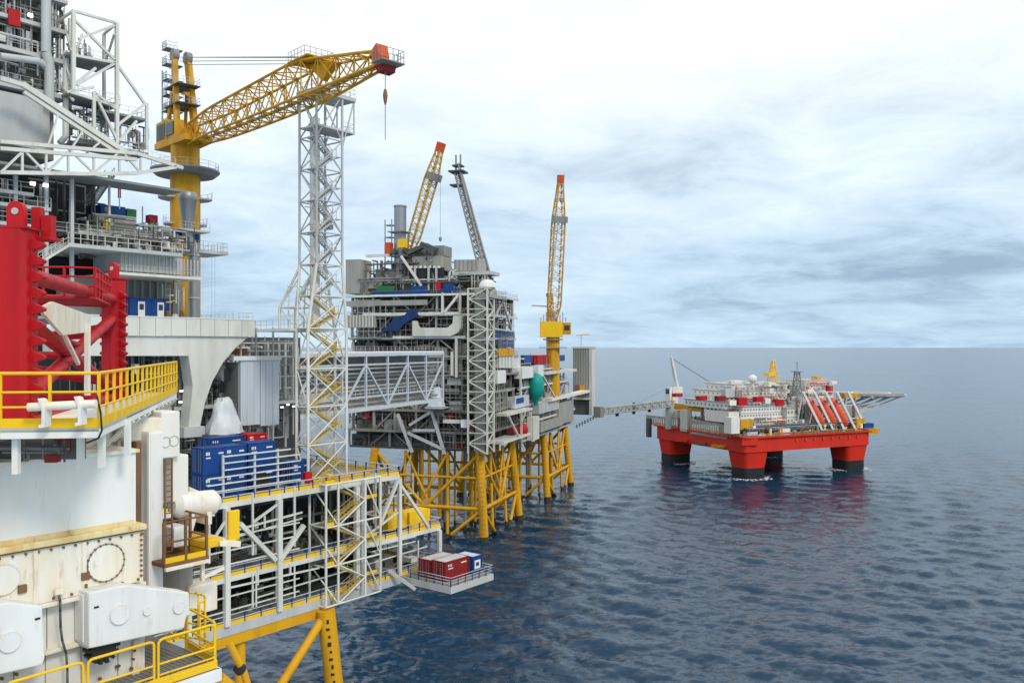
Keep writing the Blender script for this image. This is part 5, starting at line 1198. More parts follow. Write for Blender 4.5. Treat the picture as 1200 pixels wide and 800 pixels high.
LX('cream_house', 826, 481, 854, 494, 'ivory', x=.2, d=6); LX('cream_tank', 776, 480, 792, 489, 'ivory', x=1, d=5)
clutter(FL, .5, 10, 4, 62, ZD + .8, ZD + 7, 260, 500, ('lgrey', 'mgrey', 'ivory', 'crane_yellow', 'bgrey', 'b1', 'dgrey', 'rusty'), 1.3)
clutter(FL, 2, LC - 4, .8, 10, ZD + .8, ZD + 5.5, 360, 501, ('lgrey', 'white', 'ivory', 'crane_yellow', 'mgrey', 'b1', 'dgrey', 'blue', 'green', 'rusty', 'bgrey'), 1.35)
rail(FL, [(-1, WC, ZD + .7), (-1, -1, ZD + .7), (LC + 1, -1, ZD + .7)], 1.3, 'crane_yellow', sp=2.5, r=.08)
RY('yellow_winch', 868, 492, 882, 503, 'crane_yellow', y=3, d=5); RY('white_cabin', 857, 489, 867, 508, 'white', y=2, d=5); RY('white_cabin', 914, 502, 926, 511, 'white', y=1, d=4); RY('yellow_winch', 900, 508, 912, 513, 'crane_yellow', y=1, d=3); RY('blue_boat_cover', 876, 506, 888, 510, 'bluegrey', y=1, d=3)
# accommodation houses with window rows
def house(px0, py0, px1, py1, y, d, mat='white', rows=2, cols=12, left=True):
    o = RY('house', px0, py0, px1, py1, mat, y, d); m_ = MB()
    m = (px0 + px1) / 2; a = FC.ony(px0, py0, y).x; b_ = FC.ony(px1, py1, y).x; zt_ = FC.ony(m, py0, y).z; zb_ = FC.ony(m, py1, y).z
    for r_ in range(rows):
        z_ = zb_ + (zt_ - zb_) * (r_ + .5) / rows
        for k_ in range(cols):
            x = a + (b_ - a) * (k_ + .5) / cols; w_ = (b_ - a) / cols * .22; h_ = (zt_ - zb_) / rows * .15; m_.box(x - w_, y - .12, z_ - h_, x + w_, y - .02, z_ + h_)
        if left:
            for k_ in range(int(cols * .6)):
                yy = y + d * (k_ + .5) / int(cols * .6); m_.box(a - .12, yy - .4, z_ - (zt_ - zb_) / rows * .14, a - .02, yy + .4, z_ + (zt_ - zb_) / rows * .14)
    m_.build('windows', 'mgrey', FL, stuff=True)
    for k_ in range(1, rows): box(FL, 'storey_ledge', a - .3, y - .3, zb_ + (zt_ - zb_) * k_ / rows - .15, b_ + .3, y + d, zb_ + (zt_ - zb_) * k_ / rows + .1, 'truss_white')
    box(FL, 'roof_slab', a - .5, y - .5, zt_, b_ + .5, y + d + .5, zt_ + .35, 'lgrey')
    rail(FL, [(a, y + d, zt_ + .35), (a, y, zt_ + .35), (b_, y, zt_ + .35)], 1.2, 'truss_white', sp=2.5, r=.06)
    return a, b_, zb_, zt_
house(868, 476, 921, 503, 11, 30, rows=4, cols=16)
house(848, 470, 925, 478, 15, 30, rows=1, cols=18)
house(855, 458, 922, 470, 18, 28, rows=2, cols=14, mat='ivory')
house(860, 450, 926, 458, 22, 22, rows=1, cols=10)
house(938, 452, 976, 466, 14, 22, rows=2, cols=8)
house(944, 446, 972, 453, 17, 14, rows=1, cols=7)
house(922, 478, 934, 507, 8, 8, rows=3, cols=3, mat='truss_white')
RY('white_box', 861, 446, 873, 453, 'white', y=24, d=6); RY('red_box', 969, 452, 976, 461, 'red', y=13.2, d=1); RY('cream_funnel', 958, 441, 963, 449, 'crane_yellow', y=20, d=4)
RY('beige_wall', 904, 487, 923, 503, 'ivory', y=10.5, d=.6)
for i, (px, py, w_, h_, m_) in enumerate(((866, 466, 10, 9, 'red'), (887, 465, 8, 6, 'red'), (910, 468, 9, 7, 'red'), (842, 464, 9, 6, 'maroon'), (897, 467, 6, 6, 'white'), (820, 464, 9, 5, 'red'), (855, 469, 8, 6, 'ivory'), (850, 456, 11, 9, 'lgrey'), (862, 457, 8, 8, 'mgrey'), (792, 461, 8, 4, 'red'), (930, 470, 8, 9, 'white'), (938, 475, 5, 16, 'green'))):
    RY('deck_tank', px, py, px + w_, py + h_, m_, y=8 + (i % 3), d=3)
p = FC.ony(882, 444, 20); ball(FL, 'radome', p, 2.1, 'white'); tube(FL, 'radome_stand', p - V((0, 0, 5)), p - V((0, 0, 1.8)), .6, 'white')
# yellow radio mast / derrick
p = FC.ony(906, 452, 26); s_ = 2.4
lattice(FL, [p + V((a, b_, 0)) for a, b_ in ((-s_, -s_), (s_, -s_), (s_, s_), (-s_, s_))], [p + V((a, b_, 12.5)) for a, b_ in ((-.5, -.5), (.5, -.5), (.5, .5), (-.5, .5))], 5, .3, .2, 'yellow')
box(FL, 'mast_platform', p.x - 4.5, p.y - 2, p.z + 5, p.x - .5, p.y + 2, p.z + 6.6, 'yellow')
p = FC.ony(934, 482, 10); s_ = 2.2
lattice(FL, [p + V((a, b_, 0)) for a, b_ in ((-s_, -s_), (s_, -s_), (s_, s_), (-s_, s_))], [p + V((a, b_, 19)) for a, b_ in ((-.8, -.8), (.8, -.8), (.8, .8), (-.8, .8))], 7, .3, .2, 'mgrey')
box(FL, 'mast_platform', p.x - 2, p.y - 2, p.z + 19, p.x + 2, p.y + 2, p.z + 19.4, 'mgrey'); tube(FL, 'aerial', p + V((0, 0, 19)), p + V((0, 0, 24)), .2, 'mgrey')
for k_ in range(5): q = FC.ony(918 - k_ * 9, 451, 20 + k_ % 2); tube(FL, 'aerial', q, q + V((0, 0, 4 + k_ % 3)), .12, 'lgrey', 6)
for q_, (a_, b2_, y_, n_) in enumerate(((850, 925, 14, 60), (862, 925, 19, 50), (938, 974, 13, 40), (870, 925, 9, 60), (930, 945, 8, 40))):
    zz_ = FC.ony(890, (470, 458, 466, 502, 500)[q_], y_).z
    clutter(FL, FC.ony(a_, 460, y_).x, FC.ony(b2_, 460, y_).x, y_ - 1.5, y_ + 3, zz_, zz_ + (4, 4, 8, 5, 14)[q_], n_, 520 + q_, ('white', 'ivory', 'lgrey', 'truss_white', 'boat_orange', 'mgrey', 'bgrey'), 1.0)
# free-fall lifeboats on sloping ramps
for k_, (px, lab) in enumerate(((946, 'orange free-fall lifeboat on a steep white ramp, the one beside the grey lattice mast'), (960, 'orange free-fall lifeboat on a steep white ramp, between the other two'), (973.5, 'orange free-fall lifeboat on a steep white ramp, the one beside the helideck'))):
    yb = 2.0; a = FC.ony(px, 466, yb + 2.5); b_ = FC.ony(px + 20, 502, yb)
    D = (b_ - a).normalized(); up = V((0, 1, 0)).cross(D).normalized()
    bt = MB(); n = 12; prof = [(0, .05), (.04, 1.0), (.15, 1.6), (.5, 1.95), (.8, 1.85), (.93, 1.3), (1, .1)]; Lb = (b_ - a).length * .94
    X, Y, Z = axes(D)
    for s_, r_ in prof:
        for i in range(n): an = 6.2832 * i / n; q = a + D * (s_ * Lb) + X * (r_ * math.cos(an)) + Y * (r_ * 1.15 * math.sin(an)); bt.v.append(tuple(q))
    for j in range(len(prof) - 1):
        for i in range(n): bt.f.append([j * n + i, j * n + (i + 1) % n, (j + 1) * n + (i + 1) % n, (j + 1) * n + i]); bt.sm.append(True)
    bt.v = [tuple(V(q) - a) for q in bt.v]
    LBt = thing('lifeboat', lab, 'lifeboat', tuple(FC.wor(a)), FC.a, 'free-fall lifeboats'); bt.build('hull', 'boat_orange', LBt)
    cb = MB(); c = D * (Lb * .12) - Y * 0; cb.bar(c + V((0, -1.2, .4)), c + D * 2.2 + V((0, -1.2, .4)), 1.6, 1.6); cb.build('wheelhouse', 'boat_orange', LBt)
    cb = MB(); cb.bar(c + V((0, -2.02, .6)), c + D * 1.4 + V((0, -2.02, .6)), .1, .7); cb.build('window', 'window', LBt)
for k_ in range(5):
    px = 942 + k_ * 13.2; yb = 1.0
    a = FC.ony(px - 1, 459, yb + 3); b_ = FC.ony(px + 21, 503.5, yb)
    bar(FL, 'ramp_beam', a, b_, 1.0, 'white'); bar(FL, 'ramp_post', a, V((a.x, a.y + 5, ZD + .8)), .5, 'white'); m_ = a.lerp(b_, .5); bar(FL, 'ramp_post', m_, V((m_.x, m_.y + 3, ZD + .8)), .4, 'white')
    if k_ < 4:
        px2 = px + 13.2; a2 = FC.ony(px2 - 1, 459, yb + 3); b2 = FC.ony(px2 + 21, 503.5, yb)
        for f_ in (0, .35, .7, 1): bar(FL, 'ramp_cross', a.lerp(b_, f_) + V((0, .6, 0)), a2.lerp(b2, f_) + V((0, .6, 0)), .4, 'truss_white')
for k_ in range(4): a = FC.ony(944 + k_ * 12, 480, 5); bar(FL, 'ramp_brace', a, V((a.x + 8, a.y, ZD + .8)), .4, 'mgrey')
RY('yellow_davit', 1004, 490, 1014, 510, 'crane_yellow', y=1, d=4); RY('dark_fender', 1013, 496, 1024, 506, 'blue', y=0, d=4); RY('yellow_fender', 1018, 502, 1031, 508, 'crane_yellow', y=-1, d=4)
# extra deckhouses, ducts and lattice on the upper works
rgx = random.Random(9)
for k_ in range(46):
    px = rgx.uniform(846, 976); yb = rgx.uniform(9, 30); py = rgx.uniform(446, 476) if px < 925 or px > 938 else 470
    w_ = rgx.uniform(2.5, 8); h_ = rgx.uniform(2, 6); RY(rgx.choice(('locker', 'duct_box', 'vent_house')), px, py, px + w_, py + h_, rgx.choice(('white', 'ivory', 'lgrey', 'truss_white', 'white', 'bluegrey', 'boat_orange')), y=yb, d=rgx.uniform(1.5, 4))
# helideck with supports
hc = V((101, 21, FC.ony(1020, 461, 22).z)); hr = 17.0
b = MB(); b.poly([V((hc.x + hr * math.cos(R(22.5 + 45 * i)), hc.y + hr * math.sin(R(22.5 + 45 * i)), hc.z)) for i in range(8)], (0, 0, .6)); b.build('helideck', 'mgrey', FL)
b = MB(); b.poly([V((hc.x + (hr + 1.4) * math.cos(R(22.5 + 45 * i)), hc.y + (hr + 1.4) * math.sin(R(22.5 + 45 * i)), hc.z - .35)) for i in range(8)], (0, 0, .3)); b.build('safety_net', 'lgrey', FL)
b = MB()
for i in range(8):
    a0, a1 = R(22.5 + 45 * i), R(67.5 + 45 * i)
    P = [V((hc.x + hr * .62 * math.cos(q), hc.y + hr * .62 * math.sin(q), hc.z + .62)) for q in (a0, a1)] + [V((hc.x + hr * .54 * math.cos(q), hc.y + hr * .54 * math.sin(q), hc.z + .62)) for q in (a1, a0)]
    b.poly(P, (0, 0, .02))
b.build('landing_circle', 'white', FL)
for k_ in range(-2, 3):
    y = hc.y + k_ * 6; e_ = hr * math.cos(math.asin(min(1, abs(k_ * 6) / hr * .95)))
    bar(FL, 'helideck_girder', (hc.x - e_, y, hc.z - .9), (hc.x + e_, y, hc.z - .9), .5, 'lgrey', .9)
    bar(FL, 'helideck_strut', (LC, y, ZD + 8), (hc.x + e_ * .6, y, hc.z - 1.2), .55, 'lgrey'); bar(FL, 'helideck_strut', (LC, y, ZD + 9), (hc.x - e_ * .2, y, hc.z - 1.2), .5, 'lgrey'); bar(FL, 'helideck_post', (LC - 1, y, ZD + .8), (LC - 1, y, hc.z - 1), .8, 'mgrey')
    bar(FL, 'helideck_chord', (LC, y, ZD + 9), (hc.x + e_ * .1, y, ZD + 11.6), .4, 'lgrey')
box(FL, 'helideck_house', LC - 10, 10, ZD + .8, LC, 34, hc.z - 5, 'bgrey'); RY('yellow_gantry', 990, 461, 1008, 466, 'crane_yellow', y=12, d=3)
# white deck crane on the left side
DC = thing('deck_crane', 'white deck crane with raised boom on the left corner of the red rig', 'crane', tuple(FC.wor((5, 60, ZD + .8))), FC.a)
kz = 17.0
tube(DC, 'pedestal', (0, 0, 0), (0, 0, kz), 1.8, 'white', 16); box(DC, 'cabin', -4.5, -2, kz - 4, -1.2, 2, kz + 3, 'white'); box(DC, 'cabin_window', -4.6, -1.5, kz - .5, -4.48, 1.5, kz + 2, 'window'); box(DC, 'machinery_house', -1.2, -2.2, kz, 3.5, 2.2, kz + 3, 'white')
lattice(DC, [V((1.5, a, kz + b_)) for a, b_ in ((-1, 1.4), (1, 1.4), (1, 3.6), (-1, 3.6))], [V((-2.2, a, kz + b_)) for a, b_ in ((-.5, 17.5), (.5, 17.5), (.5, 18.5), (-.5, 18.5))], 8, .36, .2, 'white')
for k_ in (-.4, .4): tube(DC, 'pendant_line', (-2.2, k_, kz + 18), (26, k_ - 12, kz - 1), .12, 'mgrey', 5)
# gangway from the rig to the far platform
g0 = V((80.5, 436, 31.5)); g1 = V((38.0, 379, 32.6)); GL = (g1 - g0).length
GW = thing('gangway', 'grey lattice gangway spanning from the red rig to the far platform', 'gangway', tuple(g0), math.atan2(g1.y - g0.y, g1.x - g0.x))
J = lattice(GW, [V((0, a, b_)) for a, b_ in ((-1.5, -1.6), (1.5, -1.6), (1.5, 1.6), (-1.5, 1.6))], [V((GL, a, b_)) for a, b_ in ((-1.3, -1.3), (1.3, -1.3), (1.3, 1.3), (-1.3, 1.3))], 18, .3, .16, 'bgrey')
box(GW, 'walkway', 0, -1.3, -1.5, GL, 1.3, -1.3, 'mgrey'); box(GW, 'end_cabin', GL - 2.5, -1.8, -2.6, GL + .5, 1.8, 2.2, 'mgrey')
for k_, x in enumerate((18, 34, 50)): box(GW, 'fitting', x, -1.9, -3.4, x + 2, -1.2, 2.2 if k_ % 2 else -1.2, ('maroon', 'dgrey', 'blue')[k_])
tube(GW, 'support_tower', (0, 0, -13), (0, 0, -1.5), 2.2, 'lgrey', 14); bar(GW, 'support_mast', (-2, 0, -2), (-4, 0, 9), .8, 'lgrey'); tube(GW, 'support_line', (-4, 0, 9), (GL * .5, 0, 1.5), .1, 'mgrey', 5)

# ================================================================== JACK-UP in the foreground
FJ = Frame(-9.24, 21.0, 52.0)
FW = Frame(-8.26, 17.2, 0.0)
jy = FJ.ony
def jx(px, y=0.0): return jy(px, 407, y).x
JH = FJ.th('jack_house', 'weathered cream jack house with bolted panel and gearbox covers in the foreground', 'machinery')
zb1 = jy(80, 537, 0).z; zb2 = jy(80, 628, 0).z; zb3 = jy(80, 699, 0).z
XL = -14.0
bev(JH, 'upper_casing', [V((XL, 0, zb2)), V((0, 0, zb2)), V((0, 0, zb1)), V((XL, 0, zb1))], (0, 3.2, 0), 'ivory', .05, 3)
bev(JH, 'casing_lip', [V((XL, -.07, zb1 - .02)), V((.05, -.07, zb1 - .02)), V((.05, -.07, zb1 + .07)), V((XL, -.07, zb1 + .07))], (0, 3.3, 0), 'cream', .02)
bev(JH, 'flange_ledge', [V((XL, -.17, zb2 - .12)), V((.18, -.17, zb2 - .12)), V((.18, -.17, zb2 + .02)), V((XL, -.17, zb2 + .02))], (0, .5, 0), 'stain', .03)
box(JH, 'rust_line', XL, -.125, zb2 - .155, .12, .2, zb2 - .122, 'rusty')
seams = [XL, jx(-60), jx(40), jx(97), jx(167)]
for a, b_ in zip(seams[:-1], seams[1:]):
    bev(JH, 'bolted_panel', [V((a + .015, -.06, zb3)), V((b_ - .015, -.06, zb3)), V((b_ - .015, -.06, zb2 - .16)), V((a + .015, -.06, zb2 - .16))], (0, .9, 0), 'cream', .015)
bm_ = unit('cyl8', 'rusty')
def bolt(x, y, z, r=.026): return new('bolt', bm_, JH, barM((x, y - .03, z), (x, y + .03, z), r, r))
x = jx(165)
while x > jx(-20): bolt(x, -.08, zb2 - .22); x -= .27
for i in range(9): bolt(jx(163.5), -.08, zb2 - .25 - i * .125, .03)
x = jx(160)
while x > jx(60): bolt(x, -.08, zb3 + .07, .03); x -= .4
for s_ in (jx(40), jx(97)): bev(JH, 'panel_seam', [V((s_ - .05, -.09, zb3)), V((s_ + .05, -.09, zb3)), V((s_ + .05, -.09, zb2 - .17)), V((s_ - .05, -.09, zb2 - .17))], (0, .06, 0), 'cream', .01)
def ring(par, name, c, r, rt, mat, n=40, y=0):
    b = MB(); b.path([V((c.x + r * math.cos(6.2832 * i / n), c.y, c.z + r * math.sin(6.2832 * i / n))) for i in range(n + 1)], rt, 6); return b.build(name, mat, par)
c = jy(124.5, 659, -.09); ring(JH, 'hatch_ring', c, .44, .014, 'mgrey')
b = MB(); b.tube(c + V((0, .005, 0)), c + V((0, .05, 0)), .43, 40); b.build('hatch_cover', 'cream', JH)
for i in range(20): a = 6.2832 * i / 20; bolt(c.x + .44 * math.cos(a), c.y + .01, c.z + .44 * math.sin(a), .024)
c = jy(4, 679, -.09); ring(JH, 'hatch_ring', c, .33, .015, 'cream'); b = MB(); b.tube(c, c + V((0, .05, 0)), .33, 36); b.build('hatch_cover', 'ivory', JH)
for px, py in ((27, 690), (101, 675)):
    c = jy(px, py, -.12); bev(JH, 'junction_box', [c + V((-.09, 0, -.09)), c + V((.09, 0, -.09)), c + V((.09, 0, .09)), c + V((-.09, 0, .09))], (0, .1, 0), 'rusty', .015)
c = jy(101, 684, -.12); bar(JH, 'conduit', c, c - V((0, 0, .35)), .05, 'rusty')
bev(JH, 'stain_strip', [V((XL, -.012, zb2 + .02)), V((-.06, -.012, zb2 + .02)), V((-.06, -.012, zb2 + .14)), V((XL, -.012, zb2 + .14))], (0, .03, 0), 'stain', .005)
bev(JH, 'bottom_flange', [V((XL, -.14, zb3 - .1)), V((jx(99), -.14, zb3 - .1)), V((jx(99), -.14, zb3 - .005)), V((XL, -.14, zb3 - .005))], (0, .4, 0), 'cream', .02)
# lower wall in panels
zfl = 51.93
xw = jx(172, .15)
zr = jy(75, 756, .15).z
for a, b_ in ((XL, jx(18, .15)), (jx(18, .15), jx(55, .15)), (jx(55, .15), jx(97, .15)), (jx(97, .15), jx(140, .15)), (jx(140, .15), xw)):
    bev(JH, 'lower_panel', [V((a + .01, .15, zr)), V((b_ - .01, .15, zr)), V((b_ - .01, .15, zb3 - .1)), V((a + .01, .15, zb3 - .1))], (0, 2.5, 0), 'ivory', .02)
    bev(JH, 'lower_panel', [V((a + .01, .22, zfl - 1.2)), V((b_ - .01, .22, zfl - 1.2)), V((b_ - .01, .22, zr - .06)), V((a + .01, .22, zr - .06))], (0, 2.4, 0), 'ivory', .02)
bev(JH, 'rib', [V((XL, .0, zr - .07)), V((xw, .0, zr - .07)), V((xw, .0, zr + .02)), V((XL, .0, zr + .02))], (0, .3, 0), 'cream', .02)
for px, py in ((92, 704), (52, 772), (20, 790), (3, 795), (52, 768), (140, 780), (158, 762), (157, 772), (155, 783), (118, 795), (138, 781)):
    c = jy(px, py, .1); new('bolt', bm_, JH, barM(c, c + V((0, .07, 0)), .035, .035))
bev(JH, 'bolted_strap', [jy(154, 800, .1) + V((0, 0, -.6)), jy(163, 795, .1) + V((0, 0, -.6)), jy(165, 750, .1), jy(157, 750, .1)], (0, .1, 0), 'cream', .015)
# gearbox covers
yc = -.55
def cover(pts, bosses, marks, dk):
    o = bev(JH, 'gearbox_cover', [jy(a, b_, yc) for a, b_ in pts], (0, .55, 0), 'white', .05, 3)
    for px, py, r_ in bosses:
        c = jy(px, py, yc); rr_ = r_ / 1000 * FJ.wor(c).y
        b = MB(); b.tube(c + V((0, -.05, 0)), c + V((0, .02, 0)), rr_, 28); b.build('boss', 'white', o); ring(o, 'boss_rim', c + V((0, -.045, 0)), rr_ * .93, .012, 'ivory', 28)
    for px, py in marks:
        c = jy(px, py, yc - .004); box(o, 'maker_plate', c.x - .055, c.y - .01, c.z - .022, c.x + .055, c.y + .002, c.z + .022, 'rubber')
    for px, py in dk:
        c = jy(px, py, yc + .2); box(o, 'lifting_lug', c.x - .18, c.y, c.z - .03, c.x + .18, c.y + .12, c.z + .06, 'yellow')
    return o
cover([(104.5, 760), (216, 736), (219, 722), (223, 721), (222, 694), (147, 685), (104, 694)], [(140, 719, 12), (171.5, 715.5, 4.6), (209, 711, 7.2)], [(113, 711)], [(133, 691)])
cover([(-60, 804), (50, 779), (53, 771), (50, 710), (12, 705), (-60, 716)], [(11, 751, 12.5)], [(44, 724.5)], [(20, 716)])
bev(JH, 'cover_side', [jy(97, 697, -.3), jy(104, 694, -.3), jy(104, 761, -.3), jy(97, 752, -.3)], (0, .4, 0), 'ivory', .02)
c = jy(119, 763, -.2); b = MB()
for i in range(14): a = 6.2832 * i / 14; b.mbox(Matrix.Translation((c.x, c.y, c.z + .12)) @ Matrix.Rotation(a, 4, 'Y') @ Matrix.Translation((.32, 0, 0)) @ Matrix.Diagonal((.12, .3, .07, 1)))
b.tube(c + V((0, -.14, .12)), c + V((0, .14, .12)), .29, 20); b.build('pinion', 'dark', JH)
b = MB(); q = [jy(69, 697, -.2), jy(70.5, 704, -.24), jy(70.5, 716, -.2), jy(71, 735, -.1), jy(73, 750, -.12), jy(77.5, 765, -.12), jy(79, 785, -.12), jy(79, 815, -.12)]
b.path(q, .028, 8); b.build('cable', 'dgrey', JH); c = jy(67, 693, -.15); box(JH, 'cable_clamp', c.x - .06, c.y - .05, c.z - .06, c.x + .12, c.y + .05, c.z + .06, 'cream')
# rear pillar, boxes and rusty landing behind the jack house
bev(JH, 'recess_wall', [jy(156, 505, 3.3), jy(176, 505, 3.3), jy(176, 700, 3.3), jy(156, 700, 3.3)], (0, .2, 0), 'rusty', .01)
bev(JH, 'recess_strip', [jy(160, 518, 2.7), jy(166, 518, 2.7), jy(166, 695, 2.7), jy(160, 695, 2.7)], (0, .2, 0), 'rusty', .02)
def jb(name, px0, py0, px1, py1, y, d, mat, w_=.03, par=None):
    m = (px0 + px1) / 2; a = jx(px0, y); b_ = jx(px1, y); z1_ = jy(m, py0, y).z; z0_ = jy(m, py1, y).z
    return bev(par or JH, name, [V((a, y, z0_)), V((b_, y, z0_)), V((b_, y, z1_)), V((a, y, z1_))], (0, d, 0), mat, w_)
jb('pillar', 174, 505, 192, 705, 2.6, 1.6, 'ivory', .08)
jb('pillar_head', 150, 490, 190, 516, 3.0, 1.5, 'cream', .05); jb('white_box', 189, 482, 211, 536, 3.0, .9, 'ivory', .04); jb('white_box', 201, 533, 221, 587, 3.2, 1.6, 'ivory', .04)
for px, py in ((194.5, 518), (204, 516.5)): ring(JH, 'stencil_ring', jy(px, py, 2.99), .15, .012, 'lgrey', 24)
ld = MB(); la, lb_ = jx(193.5, 2.5), jx(201.5, 2.5); zt_, zbm = jy(197, 537, 2.5).z, jy(197, 646, 2.5).z
for x in (la, lb_): ld.bar((x, 2.5, zbm), (x, 2.5, zt_), .04)
for i in range(17): z_ = zbm + (zt_ - zbm) * i / 17; ld.bar((la, 2.5, z_), (lb_, 2.5, z_), .03)
ld.build('ladder', 'rusty', JH)
LP = FJ.th('service_landing', 'small rusty railed landing beside the cream pillar, yellow at its end', 'platform')
zl = jy(215, 649, 2.6).z
bev(LP, 'landing_deck', [V((jx(191, 2), 1.9, zl)), V((jx(243, 2), 1.9, zl)), V((jx(243, 2), 4.6, zl)), V((jx(191, 2), 4.6, zl))], (0, 0, -.12), 'rusty', .02)
bev(LP, 'landing_beam', [V((jx(191, 2), 1.84, zl - .2)), V((jx(243, 2), 1.84, zl - .2)), V((jx(243, 2), 1.84, zl - .1)), V((jx(191, 2), 1.84, zl - .1))], (0, .1, 0), 'cream', .01)
rail(LP, [(jx(192, 1.95), 1.95, zl), (jx(242, 1.95), 1.95, zl), (jx(242, 1.95), 4.5, zl)], 1.15, 'rusty', sp=.75, r=.03, toe='yellow', sep=True)
jb('white_locker', 204, 617, 221, 640, 2.6, .7, 'white', par=LP)
jb('yellow_gate', 268, 598, 281, 633, 2.2, .12, 'yellow', .02, par=LP); jb('yellow_step', 240, 632, 262, 641, 2.0, 2, 'yellow', par=LP)
bev(LP, 'rust_step', [jy(258, 634, 1.9), jy(283, 634, 1.9), jy(282, 641, 1.9), jy(258, 640, 1.9)], (0, 1.6, 0), 'cream', .02)
b = MB(); b.tube(jy(206, 655, 3.6), jy(206, 700, 3.6), .48, 20); b.build('support_column', 'concrete', LP)
for a in ((237, 652, 237, 680), (222, 662, 240, 645), (238, 676, 262, 665)): bar(LP, 'strut', jy(a[0], a[1], 2.2), jy(a[2], a[3], 2.2), .1, 'cream')
jb('beam_end', 222, 684, 255, 718, 3.0, .8, 'cream', .04, par=LP)
TK = FJ.th('storage_tank', 'cream horizontal tank lying between the jack house and the blue containers', 'tank')
a = jy(208, 592, 3.4); b_ = jy(249, 588, 3.4); D = (b_ - a).normalized(); b = MB()
b.tube(a, b_, .38, 24); b.tube(a - D * .18, a, .22, 24, .38); b.tube(b_, b_ + D * .18, .38, 24, .22); b.build('shell', 'ivory', TK)
for f_ in (.25, .75): c = a.lerp(b_, f_); box(TK, 'saddle', c.x - .08, c.y - .3, c.z - .62, c.x + .08, c.y + .3, c.z - .2, 'ivory')
bev(TK, 'end_box', [jy(222, 570, 3.9), jy(252, 583, 3.9), jy(252, 605, 3.9), jy(222, 605, 3.9)], (0, .5, 0), 'cream', .03)
# lower railed walkway
WK = FJ.th('service_walkway', 'grey grated walkway with yellow rails below the gearbox covers', 'walkway')
yo = -1.06; xo = jx(254, yo)
bev(WK, 'floor', [V((XL, yo, zfl)), V((xo, yo, zfl)), V((xo + .25, .6, zfl)), V((xo + .25, 3.4, zfl)), V((XL, 3.4, zfl))], (0, 0, -.1), 'grating', .01)
gr = MB()
for i in range(60):
    x = xo - .1 - i * .14
    gr.box(x - .012, yo + .05, zfl + .002, x + .012, 3.2, zfl + .018)
gr.build('grating_bars', 'mgrey', WK)
bev(WK, 'edge_beam', [V((XL, yo - .09, zfl - .34)), V((xo + .08, yo - .09, zfl - .34)), V((xo + .08, yo - .09, zfl - .04)), V((XL, yo - .09, zfl - .04))], (0, .14, 0), 'white', .02)
bev(WK, 'edge_beam', [V((xo + .09, yo - .09, zfl - .34)), V((xo + .4, .7, zfl - .34)), V((xo + .4, .7, zfl - .04)), V((xo + .09, yo - .09, zfl - .04))], (-.1, .05, 0), 'white', .015)
bev(WK, 'toe_board', [V((XL, yo - .03, zfl)), V((xo, yo - .03, zfl)), V((xo, yo - .03, zfl + .2)), V((XL, yo - .03, zfl + .2))], (0, .03, 0), 'yellow', .008)
def upanel(a, b_, h=1.1, mid=.52):
    a = V(a); b_ = V(b_); d = (b_ - a).normalized(); up = V((0, 0, 1)); k_ = .1
    m = MB(); P = [a, a + up * (h - k_), a + up * (h - k_ * .3) + d * k_ * .3, a + up * h + d * k_, b_ + up * h - d * k_, b_ + up * (h - k_ * .3) - d * k_ * .3, b_ + up * (h - k_), b_]
    m.path(P, .032, 10); m.tube(a + up * mid, b_ + up * mid, .026, 10); m.tube(a + up * .26, b_ + up * .26, .022, 8)
    o = m.build('rail_panel', 'yellow', WK)
    return o
ex = [(-75, 5), (8, 98), (103.5, 181), (186, 252)]
for p0, p1 in ex: upanel((jx(p0, yo), yo + .02, zfl), (jx(p1, yo), yo + .02, zfl))
e0 = V((xo + .02, yo + .1, zfl)); e1 = V((xo + .28, .75, zfl)); e2 = V((xo + .28, 3.2, zfl))
upanel(e0, e1); upanel(e1 + V((0, .06, 0)), e2)
bev(WK, 'toe_board', [e0, e1, e1 + V((0, 0, .2)), e0 + V((0, 0, .2))], (.03, -.01, 0), 'yellow', .008)
b = MB(); a0 = V((xo + .9, .9, zfl))
for k_ in range(7):
    a_ = R(-80 + k_ * 30); p = V((xo + .35 + .55 * math.cos(a_), 1.1 + .7 * math.sin(a_), zfl)); b.tube(p, p + V((0, 0, 1.25)), .025, 6)
for z_ in (0, .4, .8, 1.25): b.path([V((xo + .35 + .55 * math.cos(R(a)), 1.1 + .7 * math.sin(R(a)), zfl + z_)) for a in range(-80, 101, 20)], .028, 6)
b.build('ladder_hoop_cage', 'yellow', WK)
b = MB(); b.path([jy(268, 752, -.3), jy(276, 768, -.3), jy(285, 785, -.3), jy(298, 830, -.3)], .10, 14); b.build('drain_pipe', 'jacket_yellow', WK)
c = jy(281, 783, -.3); tube(WK, 'pipe_flange', c - V((.05, 0, -.06)), c + V((.05, 0, -.06)), .16, 'dark', 16)
b = MB(); b.path([jy(255, 795, -.3), jy(280, 815, -.3)], .2, 14); b.build('drain_pipe', 'jacket_yellow', WK)
